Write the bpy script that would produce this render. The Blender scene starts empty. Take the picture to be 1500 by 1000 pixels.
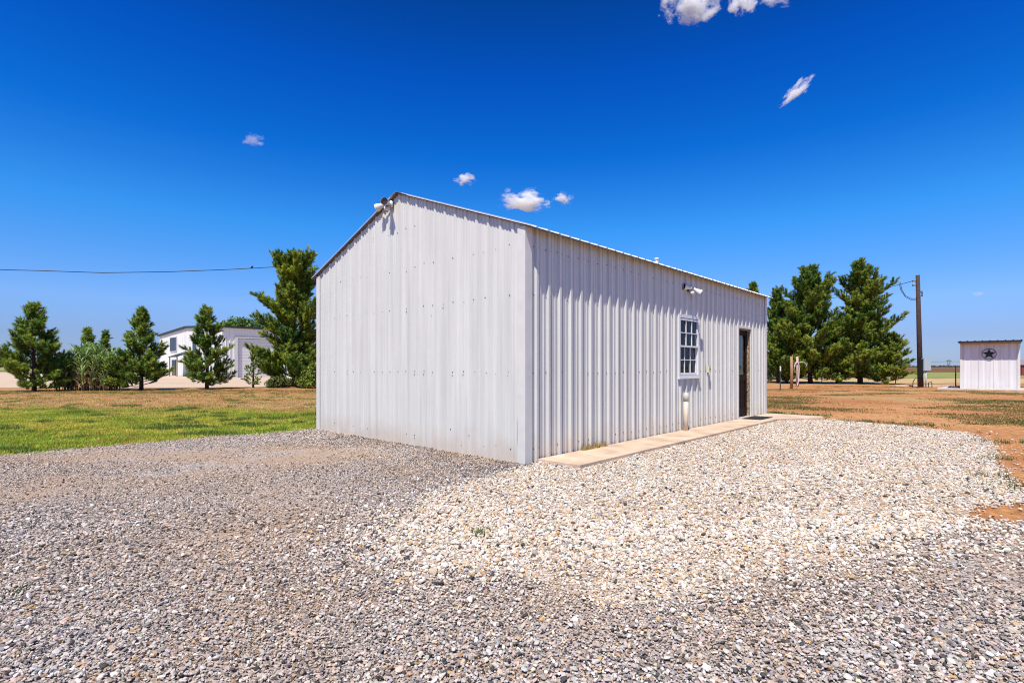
import bpy, bmesh, math, random
import numpy as np
from mathutils import Vector, Matrix

random.seed(7)
RNG = np.random.default_rng(7)
C = bpy.context.scene.collection
SC = bpy.context.scene
F = 768.6          # focal length in photo pixels (1500 wide)
HZ = 537.0         # horizon row in the photo
EYE = 1.246        # camera height in metres


def G(px, py):
    """ground point seen at a photo pixel"""
    y = F * EYE / (py - HZ)
    return (px - 750.0) / F * y, y


def at(px, depth):
    return (px - 750.0) / F * depth


def zat(py, depth):
    return (HZ - py) / F * depth + EYE


# shed frame: origin at the near corner, local X along the long wall, local Y along the gable wall
AX, AY = 0.166, 6.70
ANG = math.radians(47.03)
UX, UY = math.cos(ANG), math.sin(ANG)
WX, WY = -UY, UX


def L2W(s, w):
    return AX + UX * s + WX * w, AY + UY * s + WY * w


def W2L(x, y):
    dx, dy = x - AX, y - AY
    return dx * UX + dy * UY, dx * WX + dy * WY


# ------------------------------------------------------------------ noise
_PERM = RNG.integers(0, 1 << 30, 4096)


def _h(ix, iy):
    return (_PERM[(ix * 73 + iy * 1931 + _PERM[(iy * 7 + ix) & 4095]) & 4095] & 65535) / 65535.0


def vnoise(x, y):
    x = np.asarray(x, float); y = np.asarray(y, float)
    ix = np.floor(x).astype(np.int64); iy = np.floor(y).astype(np.int64)
    fx = x - ix; fy = y - iy
    fx = fx * fx * (3 - 2 * fx); fy = fy * fy * (3 - 2 * fy)
    a = _h(ix, iy); b = _h(ix + 1, iy); c = _h(ix, iy + 1); d = _h(ix + 1, iy + 1)
    return (a * (1 - fx) + b * fx) * (1 - fy) + (c * (1 - fx) + d * fx) * fy


def fbm(x, y, octs=4):
    v = 0; a = 0.5; t = 0
    for k in range(octs):
        v = v + a * vnoise(np.asarray(x) * 2 ** k + 17.3 * k, np.asarray(y) * 2 ** k - 9.1 * k); t += a; a *= 0.5
    return v / t


def inside(poly, x, y):
    x = np.asarray(x); y = np.asarray(y)
    r = np.zeros(x.shape, bool)
    n = len(poly)
    for i in range(n):
        x1, y1 = poly[i]; x2, y2 = poly[(i + 1) % n]
        c = ((y1 > y) != (y2 > y)) & (x < (x2 - x1) * (y - y1) / (y2 - y1 + 1e-12) + x1)
        r ^= c
    return r


# ------------------------------------------------------------------ materials
def new_mat(name):
    m = bpy.data.materials.new(name); m.use_nodes = True
    nt = m.node_tree
    return m, nt, nt.nodes['Principled BSDF']


def mat(name, col, rough=0.6, metal=0.0, var=0.0, scale=8.0, bump=0.0, bscale=40.0, spec=0.5, detail=4.0):
    m, nt, b = new_mat(name)
    b.inputs['Base Color'].default_value = (*col, 1)
    b.inputs['Roughness'].default_value = rough
    b.inputs['Metallic'].default_value = metal
    b.inputs['Specular IOR Level'].default_value = spec
    tc = nt.nodes.new('ShaderNodeTexCoord')
    if var > 0:
        n = nt.nodes.new('ShaderNodeTexNoise'); n.inputs['Scale'].default_value = scale; n.inputs['Detail'].default_value = detail
        r = nt.nodes.new('ShaderNodeValToRGB')
        r.color_ramp.elements[0].position = 0.3; r.color_ramp.elements[1].position = 0.7
        r.color_ramp.elements[0].color = (*[c * (1 - var) for c in col], 1)
        r.color_ramp.elements[1].color = (*[min(1, c * (1 + var)) for c in col], 1)
        nt.links.new(tc.outputs['Object'], n.inputs['Vector']); nt.links.new(n.outputs['Fac'], r.inputs['Fac'])
        nt.links.new(r.outputs['Color'], b.inputs['Base Color'])
    if bump > 0:
        n2 = nt.nodes.new('ShaderNodeTexNoise'); n2.inputs['Scale'].default_value = bscale; n2.inputs['Detail'].default_value = 5
        bp = nt.nodes.new('ShaderNodeBump'); bp.inputs['Strength'].default_value = bump; bp.inputs['Distance'].default_value = 0.02
        nt.links.new(tc.outputs['Object'], n2.inputs['Vector']); nt.links.new(n2.outputs['Fac'], bp.inputs['Height'])
        nt.links.new(bp.outputs['Normal'], b.inputs['Normal'])
    return m


def attr_mat(name, rough=0.7, transl=0.0, spec=0.3, bump=0.0):
    m, nt, b = new_mat(name)
    a = nt.nodes.new('ShaderNodeAttribute'); a.attribute_name = 'tint'
    nt.links.new(a.outputs['Color'], b.inputs['Base Color'])
    b.inputs['Roughness'].default_value = rough
    b.inputs['Specular IOR Level'].default_value = spec
    if bump:
        tc = nt.nodes.new('ShaderNodeTexCoord')
        n2 = nt.nodes.new('ShaderNodeTexNoise'); n2.inputs['Scale'].default_value = 130; n2.inputs['Detail'].default_value = 3
        bp = nt.nodes.new('ShaderNodeBump'); bp.inputs['Strength'].default_value = bump; bp.inputs['Distance'].default_value = 0.01
        nt.links.new(tc.outputs['Object'], n2.inputs['Vector']); nt.links.new(n2.outputs['Fac'], bp.inputs['Height'])
        nt.links.new(bp.outputs['Normal'], b.inputs['Normal'])
    if transl > 0:
        t = nt.nodes.new('ShaderNodeBsdfTranslucent'); nt.links.new(a.outputs['Color'], t.inputs['Color'])
        mx = nt.nodes.new('ShaderNodeMixShader'); mx.inputs[0].default_value = transl
        out = nt.nodes['Material Output']
        nt.links.new(b.outputs[0], mx.inputs[1]); nt.links.new(t.outputs[0], mx.inputs[2]); nt.links.new(mx.outputs[0], out.inputs['Surface'])
    return m


def metal_wall_mat(name, col, dust=0.5):
    """painted steel with faint vertical streaks, panel-to-panel variation and red dust splashed near the base"""
    m, nt, b = new_mat(name)
    N = nt.nodes; Lk = nt.links
    tc = N.new('ShaderNodeTexCoord'); sep = N.new('ShaderNodeSeparateXYZ'); Lk.new(tc.outputs['Object'], sep.inputs[0])
    mp = N.new('ShaderNodeMapping'); mp.inputs['Scale'].default_value = (9, 9, 0.35); Lk.new(tc.outputs['Object'], mp.inputs[0])
    n = N.new('ShaderNodeTexNoise'); n.inputs['Scale'].default_value = 1.0; n.inputs['Detail'].default_value = 5; Lk.new(mp.outputs[0], n.inputs['Vector'])
    r = N.new('ShaderNodeValToRGB'); r.color_ramp.elements[0].position = .32; r.color_ramp.elements[1].position = .68
    r.color_ramp.elements[0].color = (*[c * .87 for c in col], 1); r.color_ramp.elements[1].color = (*[c * 1.05 for c in col], 1)
    Lk.new(n.outputs['Fac'], r.inputs['Fac'])
    # dust by height with noise
    n2 = N.new('ShaderNodeTexNoise'); n2.inputs['Scale'].default_value = 3.5; n2.inputs['Detail'].default_value = 6; Lk.new(tc.outputs['Object'], n2.inputs['Vector'])
    ma = N.new('ShaderNodeMath'); ma.operation = 'MULTIPLY_ADD'; ma.inputs[1].default_value = 0.55; ma.inputs[2].default_value = -0.13
    Lk.new(n2.outputs['Fac'], ma.inputs[0])
    mr = N.new('ShaderNodeMath'); mr.operation = 'SUBTRACT'; Lk.new(ma.outputs[0], mr.inputs[0]); Lk.new(sep.outputs['Z'], mr.inputs[1])
    ms = N.new('ShaderNodeMapRange'); ms.inputs['From Min'].default_value = -.25; ms.inputs['From Max'].default_value = .2
    ms.inputs['To Min'].default_value = 0; ms.inputs['To Max'].default_value = dust; Lk.new(mr.outputs[0], ms.inputs['Value'])
    mx = N.new('ShaderNodeMix'); mx.data_type = 'RGBA'; Lk.new(ms.outputs[0], mx.inputs['Factor'])
    Lk.new(r.outputs['Color'], mx.inputs['A']); mx.inputs['B'].default_value = (.55, .40, .27, 1)
    Lk.new(mx.outputs['Result'], b.inputs['Base Color'])
    b.inputs['Roughness'].default_value = 0.42; b.inputs['Specular IOR Level'].default_value = .4
    # slight oil canning
    n3 = N.new('ShaderNodeTexNoise'); n3.inputs['Scale'].default_value = 1.6; n3.inputs['Detail'].default_value = 1; Lk.new(tc.outputs['Object'], n3.inputs['Vector'])
    bp = N.new('ShaderNodeBump'); bp.inputs['Strength'].default_value = .25; bp.inputs['Distance'].default_value = .03
    Lk.new(n3.outputs['Fac'], bp.inputs['Height']); Lk.new(bp.outputs['Normal'], b.inputs['Normal'])
    return m


def glass_mat(name, tint=(.58, .66, .70)):
    m, nt, b = new_mat(name)
    N = nt.nodes; Lk = nt.links
    tr = N.new('ShaderNodeBsdfTransparent'); tr.inputs[0].default_value = (*tint, 1)
    gl = N.new('ShaderNodeBsdfGlossy'); gl.inputs['Roughness'].default_value = .02; gl.inputs['Color'].default_value = (.9, .95, 1, 1)
    fr = N.new('ShaderNodeFresnel'); fr.inputs['IOR'].default_value = 1.52
    ad = N.new('ShaderNodeMath'); ad.operation = 'ADD'; ad.inputs[1].default_value = .0; Lk.new(fr.outputs[0], ad.inputs[0])
    mx = N.new('ShaderNodeMixShader'); sc_ = N.new('ShaderNodeMath'); sc_.operation = 'MULTIPLY'; sc_.inputs[1].default_value = .6; Lk.new(ad.outputs[0], sc_.inputs[0]); Lk.new(sc_.outputs[0], mx.inputs[0]); Lk.new(tr.outputs[0], mx.inputs[1]); Lk.new(gl.outputs[0], mx.inputs[2])
    Lk.new(mx.outputs[0], N['Material Output'].inputs['Surface'])
    return m


# ------------------------------------------------------------------ mesh helpers
class MB:
    def __init__(self):
        self.v = []; self.f = []; self.mi = []; self.m = 0; self.sm = []; self.smooth = False

    def face(self, idx):
        self.f.append(list(idx)); self.mi.append(self.m); self.sm.append(self.smooth)

    def quad(self, a, b, c, d):
        n = len(self.v); self.v += [tuple(a), tuple(b), tuple(c), tuple(d)]; self.face((n, n + 1, n + 2, n + 3))

    def poly(self, pts):
        n = len(self.v); self.v += [tuple(p) for p in pts]; self.face(range(n, n + len(pts)))

    def box(self, x0, x1, y0, y1, z0, z1):
        n = len(self.v)
        self.v += [(x0, y0, z0), (x1, y0, z0), (x1, y1, z0), (x0, y1, z0), (x0, y0, z1), (x1, y0, z1), (x1, y1, z1), (x0, y1, z1)]
        for q in ((3, 2, 1, 0), (4, 5, 6, 7), (0, 1, 5, 4), (1, 2, 6, 5), (2, 3, 7, 6), (3, 0, 4, 7)):
            self.face([n + i for i in q])

    def prism(self, pts, z0, z1):
        n = len(self.v); k = len(pts)
        self.v += [(p[0], p[1], z0) for p in pts] + [(p[0], p[1], z1) for p in pts]
        self.face([n + i for i in range(k)][::-1]); self.face([n + k + i for i in range(k)])
        for i in range(k):
            j = (i + 1) % k; self.face((n + i, n + j, n + k + j, n + k + i))

    def tube(self, pts, rad, sides=8, cap=True):
        pts = [Vector(p) for p in pts]
        if not isinstance(rad, (list, tuple)): rad = [rad] * len(pts)
        n0 = len(self.v); ref = None
        for i, p in enumerate(pts):
            d = (pts[min(i + 1, len(pts) - 1)] - pts[max(i - 1, 0)]).normalized()
            if ref is None:
                ref = Vector((0, 0, 1)) if abs(d.z) < .9 else Vector((1, 0, 0))
            a = (ref - d * ref.dot(d)).normalized(); b = d.cross(a); ref = a
            for k in range(sides):
                t = 2 * math.pi * k / sides
                q = p + (a * math.cos(t) + b * math.sin(t)) * rad[i]
                self.v.append(tuple(q))
        for i in range(len(pts) - 1):
            for k in range(sides):
                j = (k + 1) % sides
                self.face((n0 + i * sides + k, n0 + i * sides + j, n0 + (i + 1) * sides + j, n0 + (i + 1) * sides + k))
        if cap:
            self.face([n0 + k for k in range(sides)][::-1])
            e = n0 + (len(pts) - 1) * sides
            self.face([e + k for k in range(sides)])

    def build(self, name, mats, parent=None, loc=None, rz=None, merge=False):
        me = bpy.data.meshes.new(name); me.from_pydata(self.v, [], self.f)
        if not isinstance(mats, (list, tuple)): mats = [mats]
        for m in mats: me.materials.append(m)
        me.polygons.foreach_set('material_index', self.mi)
        me.polygons.foreach_set('use_smooth', self.sm)
        if merge:
            bm = bmesh.new(); bm.from_mesh(me); bmesh.ops.remove_doubles(bm, verts=bm.verts, dist=1e-4); bm.to_mesh(me); bm.free()
        me.update()
        o = bpy.data.objects.new(name, me); C.objects.link(o)
        if parent: o.parent = parent
        if loc is not None: o.location = loc
        if rz is not None: o.rotation_euler = (0, 0, rz)
        return o


def np_tris(name, V, tint, mats, parent=None, smooth=False, faces=None):
    """mesh from an array of vertices (n,3) and triangles; tint (n,3) per vertex"""
    me = bpy.data.meshes.new(name)
    V = np.ascontiguousarray(V, dtype=np.float32).reshape(-1, 3)
    nv = len(V)
    if faces is None:
        faces = np.arange(nv, dtype=np.int32).reshape(-1, 3)
    faces = np.ascontiguousarray(faces, dtype=np.int32)
    nf = len(faces)
    me.vertices.add(nv); me.vertices.foreach_set('co', V.ravel())
    me.loops.add(nf * 3); me.loops.foreach_set('vertex_index', faces.ravel())
    me.polygons.add(nf)
    me.polygons.foreach_set('loop_start', np.arange(0, nf * 3, 3, dtype=np.int32))
    me.polygons.foreach_set('use_smooth', np.full(nf, smooth, dtype=bool))
    me.update(calc_edges=True)
    col = np.ones((nv, 4), dtype=np.float32); col[:, :3] = tint
    a = me.attributes.new('tint', 'FLOAT_COLOR', 'POINT'); a.data.foreach_set('color', col.ravel())
    if not isinstance(mats, (list, tuple)): mats = [mats]
    for m in mats: me.materials.append(m)
    o = bpy.data.objects.new(name, me); C.objects.link(o)
    if parent: o.parent = parent
    return o


def tag(o, label=None, cat=None, group=None, kind=None):
    if label: o['label'] = label
    if cat: o['category'] = cat
    if group: o['group'] = group
    if kind: o['kind'] = kind
    return o


def thing(name, label, cat, loc=(0, 0, 0), rz=0.0, group=None):
    o = bpy.data.objects.new(name, None); C.objects.link(o)
    o.empty_display_size = .3
    o.location = loc; o.rotation_euler = (0, 0, rz)
    return tag(o, label, cat, group)


# ------------------------------------------------------------------ camera
cam = bpy.data.cameras.new('camera'); co = bpy.data.objects.new('camera', cam); C.objects.link(co)
co.location = (0, 0, EYE); co.rotation_euler = (math.pi / 2, 0, 0)
cam.sensor_width = 36; cam.lens = F / 1500 * 36; cam.shift_y = 37.0 / 1500; cam.clip_start = .05; cam.clip_end = 20000
SC.camera = co

# ------------------------------------------------------------------ light
SUN = Vector((2.6 * UX + 1.0 * WX, 2.6 * UY + 1.0 * WY, -4.94)).normalized()   # direction the light travels
sun = bpy.data.lights.new('sun', 'SUN'); sun.energy = 5.0; sun.angle = math.radians(.53); sun.color = (1, .94, .85)
so = bpy.data.objects.new('sun', sun); C.objects.link(so); so.rotation_euler = SUN.to_track_quat('-Z', 'Y').to_euler()
world = bpy.data.worlds.new('World'); SC.world = world; world.use_nodes = True
wn = world.node_tree; bg = wn.nodes['Background']
sky = wn.nodes.new('ShaderNodeTexSky'); sky.sky_type = 'NISHITA'; sky.sun_disc = False
sky.sun_elevation = math.asin(-SUN.z); sky.sun_rotation = math.atan2(-SUN.x, -SUN.y)
sky.altitude = 900; sky.air_density = 1.0; sky.dust_density = 0.25; sky.ozone_density = 3.0
SKY_STRENGTH = 0.067
# clear dry-air sky: tint by height above the horizon (deep blue overhead, soft blue at the horizon)
wtc = wn.nodes.new('ShaderNodeTexCoord'); wsp = wn.nodes.new('ShaderNodeSeparateXYZ'); wn.links.new(wtc.outputs['Generated'], wsp.inputs[0])
SKY_TINT = [(0.0, (.63, .82, 1.45)), (.05, (.78, .92, 1.5)), (.106, (.95, 1.30, 2.0)), (.243, (.34, 1.48, 2.5)), (.366, (.05, 1.02, 2.45)), (.48, (.02, .74, 2.3)), (.62, (.02, .45, 1.3))]
wr = wn.nodes.new('ShaderNodeValToRGB'); we = wr.color_ramp.elements
while len(we) < len(SKY_TINT): we.new(.5)
for e, (p, c) in zip(we, SKY_TINT): e.position = p; e.color = (c[0] / 3, c[1] / 3, c[2] / 3, 1)
wn.links.new(wsp.outputs['Z'], wr.inputs[0])
wm = wn.nodes.new('ShaderNodeVectorMath'); wm.operation = 'MULTIPLY'; wn.links.new(sky.outputs[0], wm.inputs[0]); wn.links.new(wr.outputs[0], wm.inputs[1])
wm2 = wn.nodes.new('ShaderNodeVectorMath'); wm2.operation = 'SCALE'; wm2.inputs['Scale'].default_value = 3.0; wn.links.new(wm.outputs[0], wm2.inputs[0])
wn.links.new(wm2.outputs[0], bg.inputs[0])
bg.inputs[1].default_value = SKY_STRENGTH
world.cycles.sampling_method = 'NONE'      # smooth sky: found by the surfaces themselves, the sun keeps every light sample
SC.view_settings.view_transform = 'Standard'; SC.view_settings.look = 'None'; SC.view_settings.gamma = 1; SC.view_settings.use_curve_mapping = False
SC.view_settings.exposure = 0.15
SC.cycles.use_denoising = True; SC.cycles.denoiser = 'OPENIMAGEDENOISE'; SC.cycles.denoising_prefilter = 'NONE'; SC.cycles.denoising_input_passes = 'RGB_ALBEDO_NORMAL'
SC.cycles.filter_width = 1.1
SC.cycles.max_bounces = 44; SC.cycles.diffuse_bounces = 1; SC.cycles.transparent_max_bounces = 16; SC.cycles.volume_bounces = 40
SC.cycles.sample_clamp_indirect = 6

# ------------------------------------------------------------------ shared materials
M_wall = metal_wall_mat('white_steel', (.705, .695, .635), .5)
M_trim = mat('white_trim', (.715, .695, .63), .4, var=.05, scale=6)
M_screw = mat('screw', (.10, .09, .085), .5)
M_scrape = mat('scrape', (.05, .06, .07), .5)
M_roof = mat('galvanised_roof', (.62, .64, .66), .35, metal=.3, var=.1, scale=5)
M_soffit = mat('weathered_wood', (.17, .125, .085), .8, var=.35, scale=14, bump=.3)
M_conc = mat('concrete', (.64, .47, .325), .9, var=.22, scale=2.6, bump=.25, bscale=60)
M_pale_conc = mat('pale_concrete', (.62, .53, .46), .9, var=.12, scale=3, bump=.2)
M_vinyl = mat('vinyl', (.78, .78, .77), .35)
M_black = mat('black_metal', (.012, .012, .014), .45)
M_lens = mat('lamp_lens', (.05, .035, .035), .15)
M_door = mat('dark_brown_door', (.016, .006, .005), .6, var=.2, scale=5, spec=.12)
M_jamb = mat('peeling_jamb', (.30, .21, .13), .85, var=.85, scale=26, bump=.6)
M_pvc = mat('pvc', (.72, .60, .46), .45, var=.08, scale=10)
M_pvc_cap = mat('pvc_cap', (.62, .60, .52), .4)
M_pole = mat('creosote_wood', (.06, .034, .025), .85, var=.4, scale=9, bump=.5)
M_grey_box = mat('grey_enclosure', (.42, .50, .55), .4)
M_wood = mat('post_wood', (.36, .22, .11), .85, var=.3, scale=12, bump=.4)
M_bark = mat('pine_bark', (.06, .042, .03), .9, var=.4, scale=10, bump=.6)
M_needle = attr_mat('pine_needles', .55, .32)
M_leaf = attr_mat('leaves', .55, .3)
M_grass = attr_mat('grass_blades', .7, .4)
M_stone = attr_mat('stones', .75, 0, .35, bump=.35)
M_glass = glass_mat('window_glass')
M_blind = mat('blind_slats', (.22, .22, .22), .5)
M_curtain = mat('curtain', (.12, .15, .17), .8, var=.4, scale=6)

# ------------------------------------------------------------------ GROUND
def ground_mat():
    m, nt, b = new_mat('dirt_ground'); N = nt.nodes; Lk = nt.links
    tc = N.new('ShaderNodeTexCoord')
    def noise(scale, det=5, vec=None, mscale=None):
        n = N.new('ShaderNodeTexNoise'); n.inputs['Scale'].default_value = scale; n.inputs['Detail'].default_value = det
        if mscale:
            mp = N.new('ShaderNodeMapping'); mp.inputs['Scale'].default_value = mscale; Lk.new(tc.outputs['Object'], mp.inputs[0]); Lk.new(mp.outputs[0], n.inputs['Vector'])
        else:
            Lk.new(tc.outputs['Object'], n.inputs['Vector'])
        return n
    def ramp(src, p0, c0, p1, c1):
        r = N.new('ShaderNodeValToRGB'); r.color_ramp.elements[0].position = p0; r.color_ramp.elements[1].position = p1
        r.color_ramp.elements[0].color = (*c0, 1); r.color_ramp.elements[1].color = (*c1, 1); Lk.new(src, r.inputs[0]); return r
    def mix(fac, a, b_):
        x = N.new('ShaderNodeMix'); x.data_type = 'RGBA'; Lk.new(fac, x.inputs['Factor']); Lk.new(a, x.inputs['A']); Lk.new(b_, x.inputs['B']); return x
    base = ramp(noise(.35, 6).outputs['Fac'], .35, (.46, .20, .075), .65, (.60, .31, .13))
    fine = ramp(noise(9, 6).outputs['Fac'], .35, (.6, .6, .6), .65, (1.12, 1.12, 1.12))
    mul = N.new('ShaderNodeMix'); mul.data_type = 'RGBA'; mul.blend_type = 'MULTIPLY'; mul.inputs['Factor'].default_value = 1
    Lk.new(base.outputs[0], mul.inputs['A']); Lk.new(fine.outputs[0], mul.inputs['B'])
    straw = ramp(noise(30, 4).outputs['Fac'], .35, (.30, .21, .08), .65, (.55, .38, .17))
    pm = ramp(noise(.22, 7, mscale=(1, 1, 1)).outputs['Fac'], .56, (0, 0, 0), .68, (1, 1, 1))
    m1 = mix(pm.outputs[0], mul.outputs['Result'], straw.outputs[0])
    # far field: dry brown, by distance from the yard
    sep = N.new('ShaderNodeSeparateXYZ'); Lk.new(tc.outputs['Object'], sep.inputs[0])
    mr = N.new('ShaderNodeMapRange'); mr.inputs['From Min'].default_value = 40; mr.inputs['From Max'].default_value = 60; Lk.new(sep.outputs['Y'], mr.inputs[0])
    far = ramp(noise(.03, 6, mscale=(.3, 1, 1)).outputs['Fac'], .38, (.17, .095, .045), .62, (.34, .23, .11))
    m2 = mix(mr.outputs[0], m1.outputs['Result'], far.outputs[0])
    Lk.new(m2.outputs['Result'], b.inputs['Base Color'])
    b.inputs['Roughness'].default_value = .95; b.inputs['Specular IOR Level'].default_value = .1
    bp = N.new('ShaderNodeBump'); bp.inputs['Strength'].default_value = .7; bp.inputs['Distance'].default_value = .04
    Lk.new(noise(14, 6).outputs['Fac'], bp.inputs['Height']); Lk.new(bp.outputs['Normal'], b.inputs['Normal'])
    return m

g = MB(); g.quad((-9000, -60, 0), (9000, -60, 0), (9000, 15000, 0), (-9000, 15000, 0))
tag(g.build('ground', ground_mat()), kind='structure')

def ragged(poly, z, name, m, step=.25, amp=.12, sc=1.7):
    pts = []
    n = len(poly)
    for i in range(n):
        a = poly[i]; b = poly[(i + 1) % n]; d = math.dist(a, b); k = max(1, int(min(d / step, 160)))
        for j in range(k):
            x = a[0] + (b[0] - a[0]) * j / k; y = a[1] + (b[1] - a[1]) * j / k
            pts.append((x + amp * (float(fbm(x * sc, y * sc, 3)) - .5) * 2, y + amp * (float(fbm(x * sc + 40, y * sc, 3)) - .5) * 2))
    bm = bmesh.new(); vs = [bm.verts.new((p[0], p[1], z)) for p in pts]; f = bm.faces.new(vs); bmesh.ops.triangulate(bm, faces=[f])
    bmesh.ops.recalc_face_normals(bm, faces=bm.faces)
    for f in bm.faces:
        if f.normal.z < 0: f.normal_flip()
    me = bpy.data.meshes.new(name); bm.to_mesh(me); bm.free(); me.materials.append(m)
    o = bpy.data.objects.new(name, me); C.objects.link(o)
    return tag(o, kind='structure')

def field_mat(name, c0, c1, scale=1.2, stretch=(.25, 1, 1)):
    m, nt, b = new_mat(name); N = nt.nodes; Lk = nt.links
    tc = N.new('ShaderNodeTexCoord'); mp = N.new('ShaderNodeMapping'); mp.inputs['Scale'].default_value = stretch; Lk.new(tc.outputs['Object'], mp.inputs[0])
    n = N.new('ShaderNodeTexNoise'); n.inputs['Scale'].default_value = scale; n.inputs['Detail'].default_value = 7; n.inputs['Roughness'].default_value = .7; Lk.new(mp.outputs[0], n.inputs['Vector'])
    r = N.new('ShaderNodeValToRGB'); r.color_ramp.elements[0].position = .35; r.color_ramp.elements[1].position = .65
    r.color_ramp.elements[0].color = (*c0, 1); r.color_ramp.elements[1].color = (*c1, 1)
    Lk.new(n.outputs['Fac'], r.inputs[0]); Lk.new(r.outputs[0], b.inputs['Base Color']); b.inputs['Roughness'].default_value = .95; b.inputs['Specular IOR Level'].default_value = .1
    bp = N.new('ShaderNodeBump'); bp.inputs['Strength'].default_value = .6; bp.inputs['Distance'].default_value = .1
    Lk.new(n.outputs['Fac'], bp.inputs['Height']); Lk.new(bp.outputs['Normal'], b.inputs['Normal'])
    return m

ragged([(10, 40), (200, 34), (300, 52), (16, 55)], .012, 'dry_field', field_mat('dry_field', (.40, .26, .11), (.66, .48, .24)), 3, .8, .2)
ragged([(10, 56), (300, 53), (500, 112), (10, 118)], .012, 'crop_field', field_mat('crop_field', (.17, .20, .05), (.36, .36, .12)), 4, 1.2, .2)
ragged([(10, 122), (900, 116), (3000, 620), (10, 640)], .012, 'ploughed_field', field_mat('ploughed_field', (.10, .045, .02), (.27, .14, .065), .3), 20, 4, .05)
ragged([(-300, 150), (-60, 150), (-60, 900), (-900, 900)], .012, 'grass_field', field_mat('grass_field', (.18, .22, .06), (.36, .34, .13), .3), 20, 4, .05)
# pale dirt yard and lane behind the left trees
ragged([(-120, 31.5), (-22, 31.0), (-12.5, 32.5), (-9, 33), (-4, 48), (-10, 78), (-60, 122), (-300, 118)], .010, 'dirt_road',
       field_mat('pale_dirt', (.50, .37, .25), (.66, .52, .38), .8), 1.5, .5, .5)

# gravel outlines from the photograph, on the ground plane
GREY = [G(*p) for p in ((-260, 688), (0, 666), (96, 658), (173, 652), (320, 639), (448, 630), (467, 627))]
GREY += [L2W(-.02, 5.48), L2W(.05, 5.4), L2W(.2, .1), L2W(.25, -.75), L2W(3, -2.6), G(1380, 770), G(1440, 764), G(1500, 768), G(1900, 800)]
GREY += [(9.5, 1.0), (9, -3), (-9, -3), (-11, 1.0), (-11.5, 5)]
WHITE = [L2W(.02, -.05), G(740, 690), G(690, 708), G(645, 722), G(590, 752), G(560, 785), G(605, 830), G(690, 832), G(770, 846), G(833, 872), G(900, 890),
         G(1000, 880), G(1090, 852), G(1200, 826), G(1240, 798), G(1340, 782), G(1400, 775), G(1416, 752), G(1440, 743), G(1478, 741), G(1520, 738), G(1474, 704), G(1462, 668), G(1442, 644), G(1415, 634),
         G(1321, 624), G(1215, 614.5), L2W(9.0, -1.5), L2W(8.1, -.80), L2W(7.9, -.70), L2W(.22, -.70), L2W(.22, -.02)]

def bed_mat(name, cols, scale):
    m, nt, b = new_mat(name); N = nt.nodes; Lk = nt.links
    tc = N.new('ShaderNodeTexCoord'); v = N.new('ShaderNodeTexVoronoi'); v.inputs['Scale'].default_value = scale; Lk.new(tc.outputs['Object'], v.inputs['Vector'])
    sp = N.new('ShaderNodeSeparateColor'); Lk.new(v.outputs['Color'], sp.inputs[0])
    r = N.new('ShaderNodeValToRGB'); el = r.color_ramp.elements
    while len(el) < len(cols): el.new(.5)
    for i, c in enumerate(cols): el[i].position = i / len(cols); el[i].color = (*c, 1)
    r.color_ramp.interpolation = 'CONSTANT'
    Lk.new(sp.outputs[0], r.inputs[0])
    n = N.new('ShaderNodeTexNoise'); n.inputs['Scale'].default_value = .9; n.inputs['Detail'].default_value = 6; Lk.new(tc.outputs['Object'], n.inputs['Vector'])
    r2 = N.new('ShaderNodeValToRGB'); r2.color_ramp.elements[0].position = .38; r2.color_ramp.elements[1].position = .60
    r2.color_ramp.elements[0].color = (0, 0, 0, 1); r2.color_ramp.elements[1].color = (.75, .75, .75, 1); Lk.new(n.outputs['Fac'], r2.inputs[0])
    mx = N.new('ShaderNodeMix'); mx.data_type = 'RGBA'; Lk.new(r2.outputs[0], mx.inputs['Factor']); Lk.new(r.outputs[0], mx.inputs['A']); mx.inputs['B'].default_value = (.44, .30, .19, 1)
    Lk.new(mx.outputs['Result'], b.inputs['Base Color']); b.inputs['Roughness'].default_value = .9; b.inputs['Specular IOR Level'].default_value = .2
    v2 = N.new('ShaderNodeTexVoronoi'); v2.inputs['Scale'].default_value = scale; Lk.new(tc.outputs['Object'], v2.inputs['Vector'])
    inv = N.new('ShaderNodeMath'); inv.operation = 'SUBTRACT'; inv.inputs[0].default_value = 1; Lk.new(v2.outputs['Distance'], inv.inputs[1])
    bp = N.new('ShaderNodeBump'); bp.inputs['Strength'].default_value = .9; bp.inputs['Distance'].default_value = .015
    Lk.new(inv.outputs[0], bp.inputs['Height']); Lk.new(bp.outputs['Normal'], b.inputs['Normal'])
    return m

GREY_COLS = [(.60, .535, .475), (.44, .39, .35), (.26, .23, .21), (.58, .43, .34), (.47, .43, .40), (.075, .07, .066), (.76, .70, .63), (.52, .32, .15)]
GREY_W = [.22, .19, .14, .13, .12, .09, .08, .035]
WHITE_COLS = [(.74, .66, .55), (.68, .55, .40), (.60, .38, .17), (.34, .30, .26), (.80, .74, .66), (.08, .07, .065), (.64, .46, .31)]
WHITE_W = [.33, .25, .06, .07, .17, .05, .07]
ragged(GREY, .005, 'gravel_driveway', bed_mat('grey_gravel_bed', GREY_COLS[:6], 55), .25, .10)
ragged(WHITE, .010, 'gravel_pad', bed_mat('white_gravel_bed', WHITE_COLS[:5] + [WHITE_COLS[3]], 38), .25, .10)

def ico(sub):
    bm = bmesh.new(); bmesh.ops.create_icosphere(bm, subdivisions=sub, radius=1)
    V = np.array([v.co[:] for v in bm.verts]); Fc = np.array([[v.index for v in f.verts] for f in bm.faces]); bm.free(); return V, Fc

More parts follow.
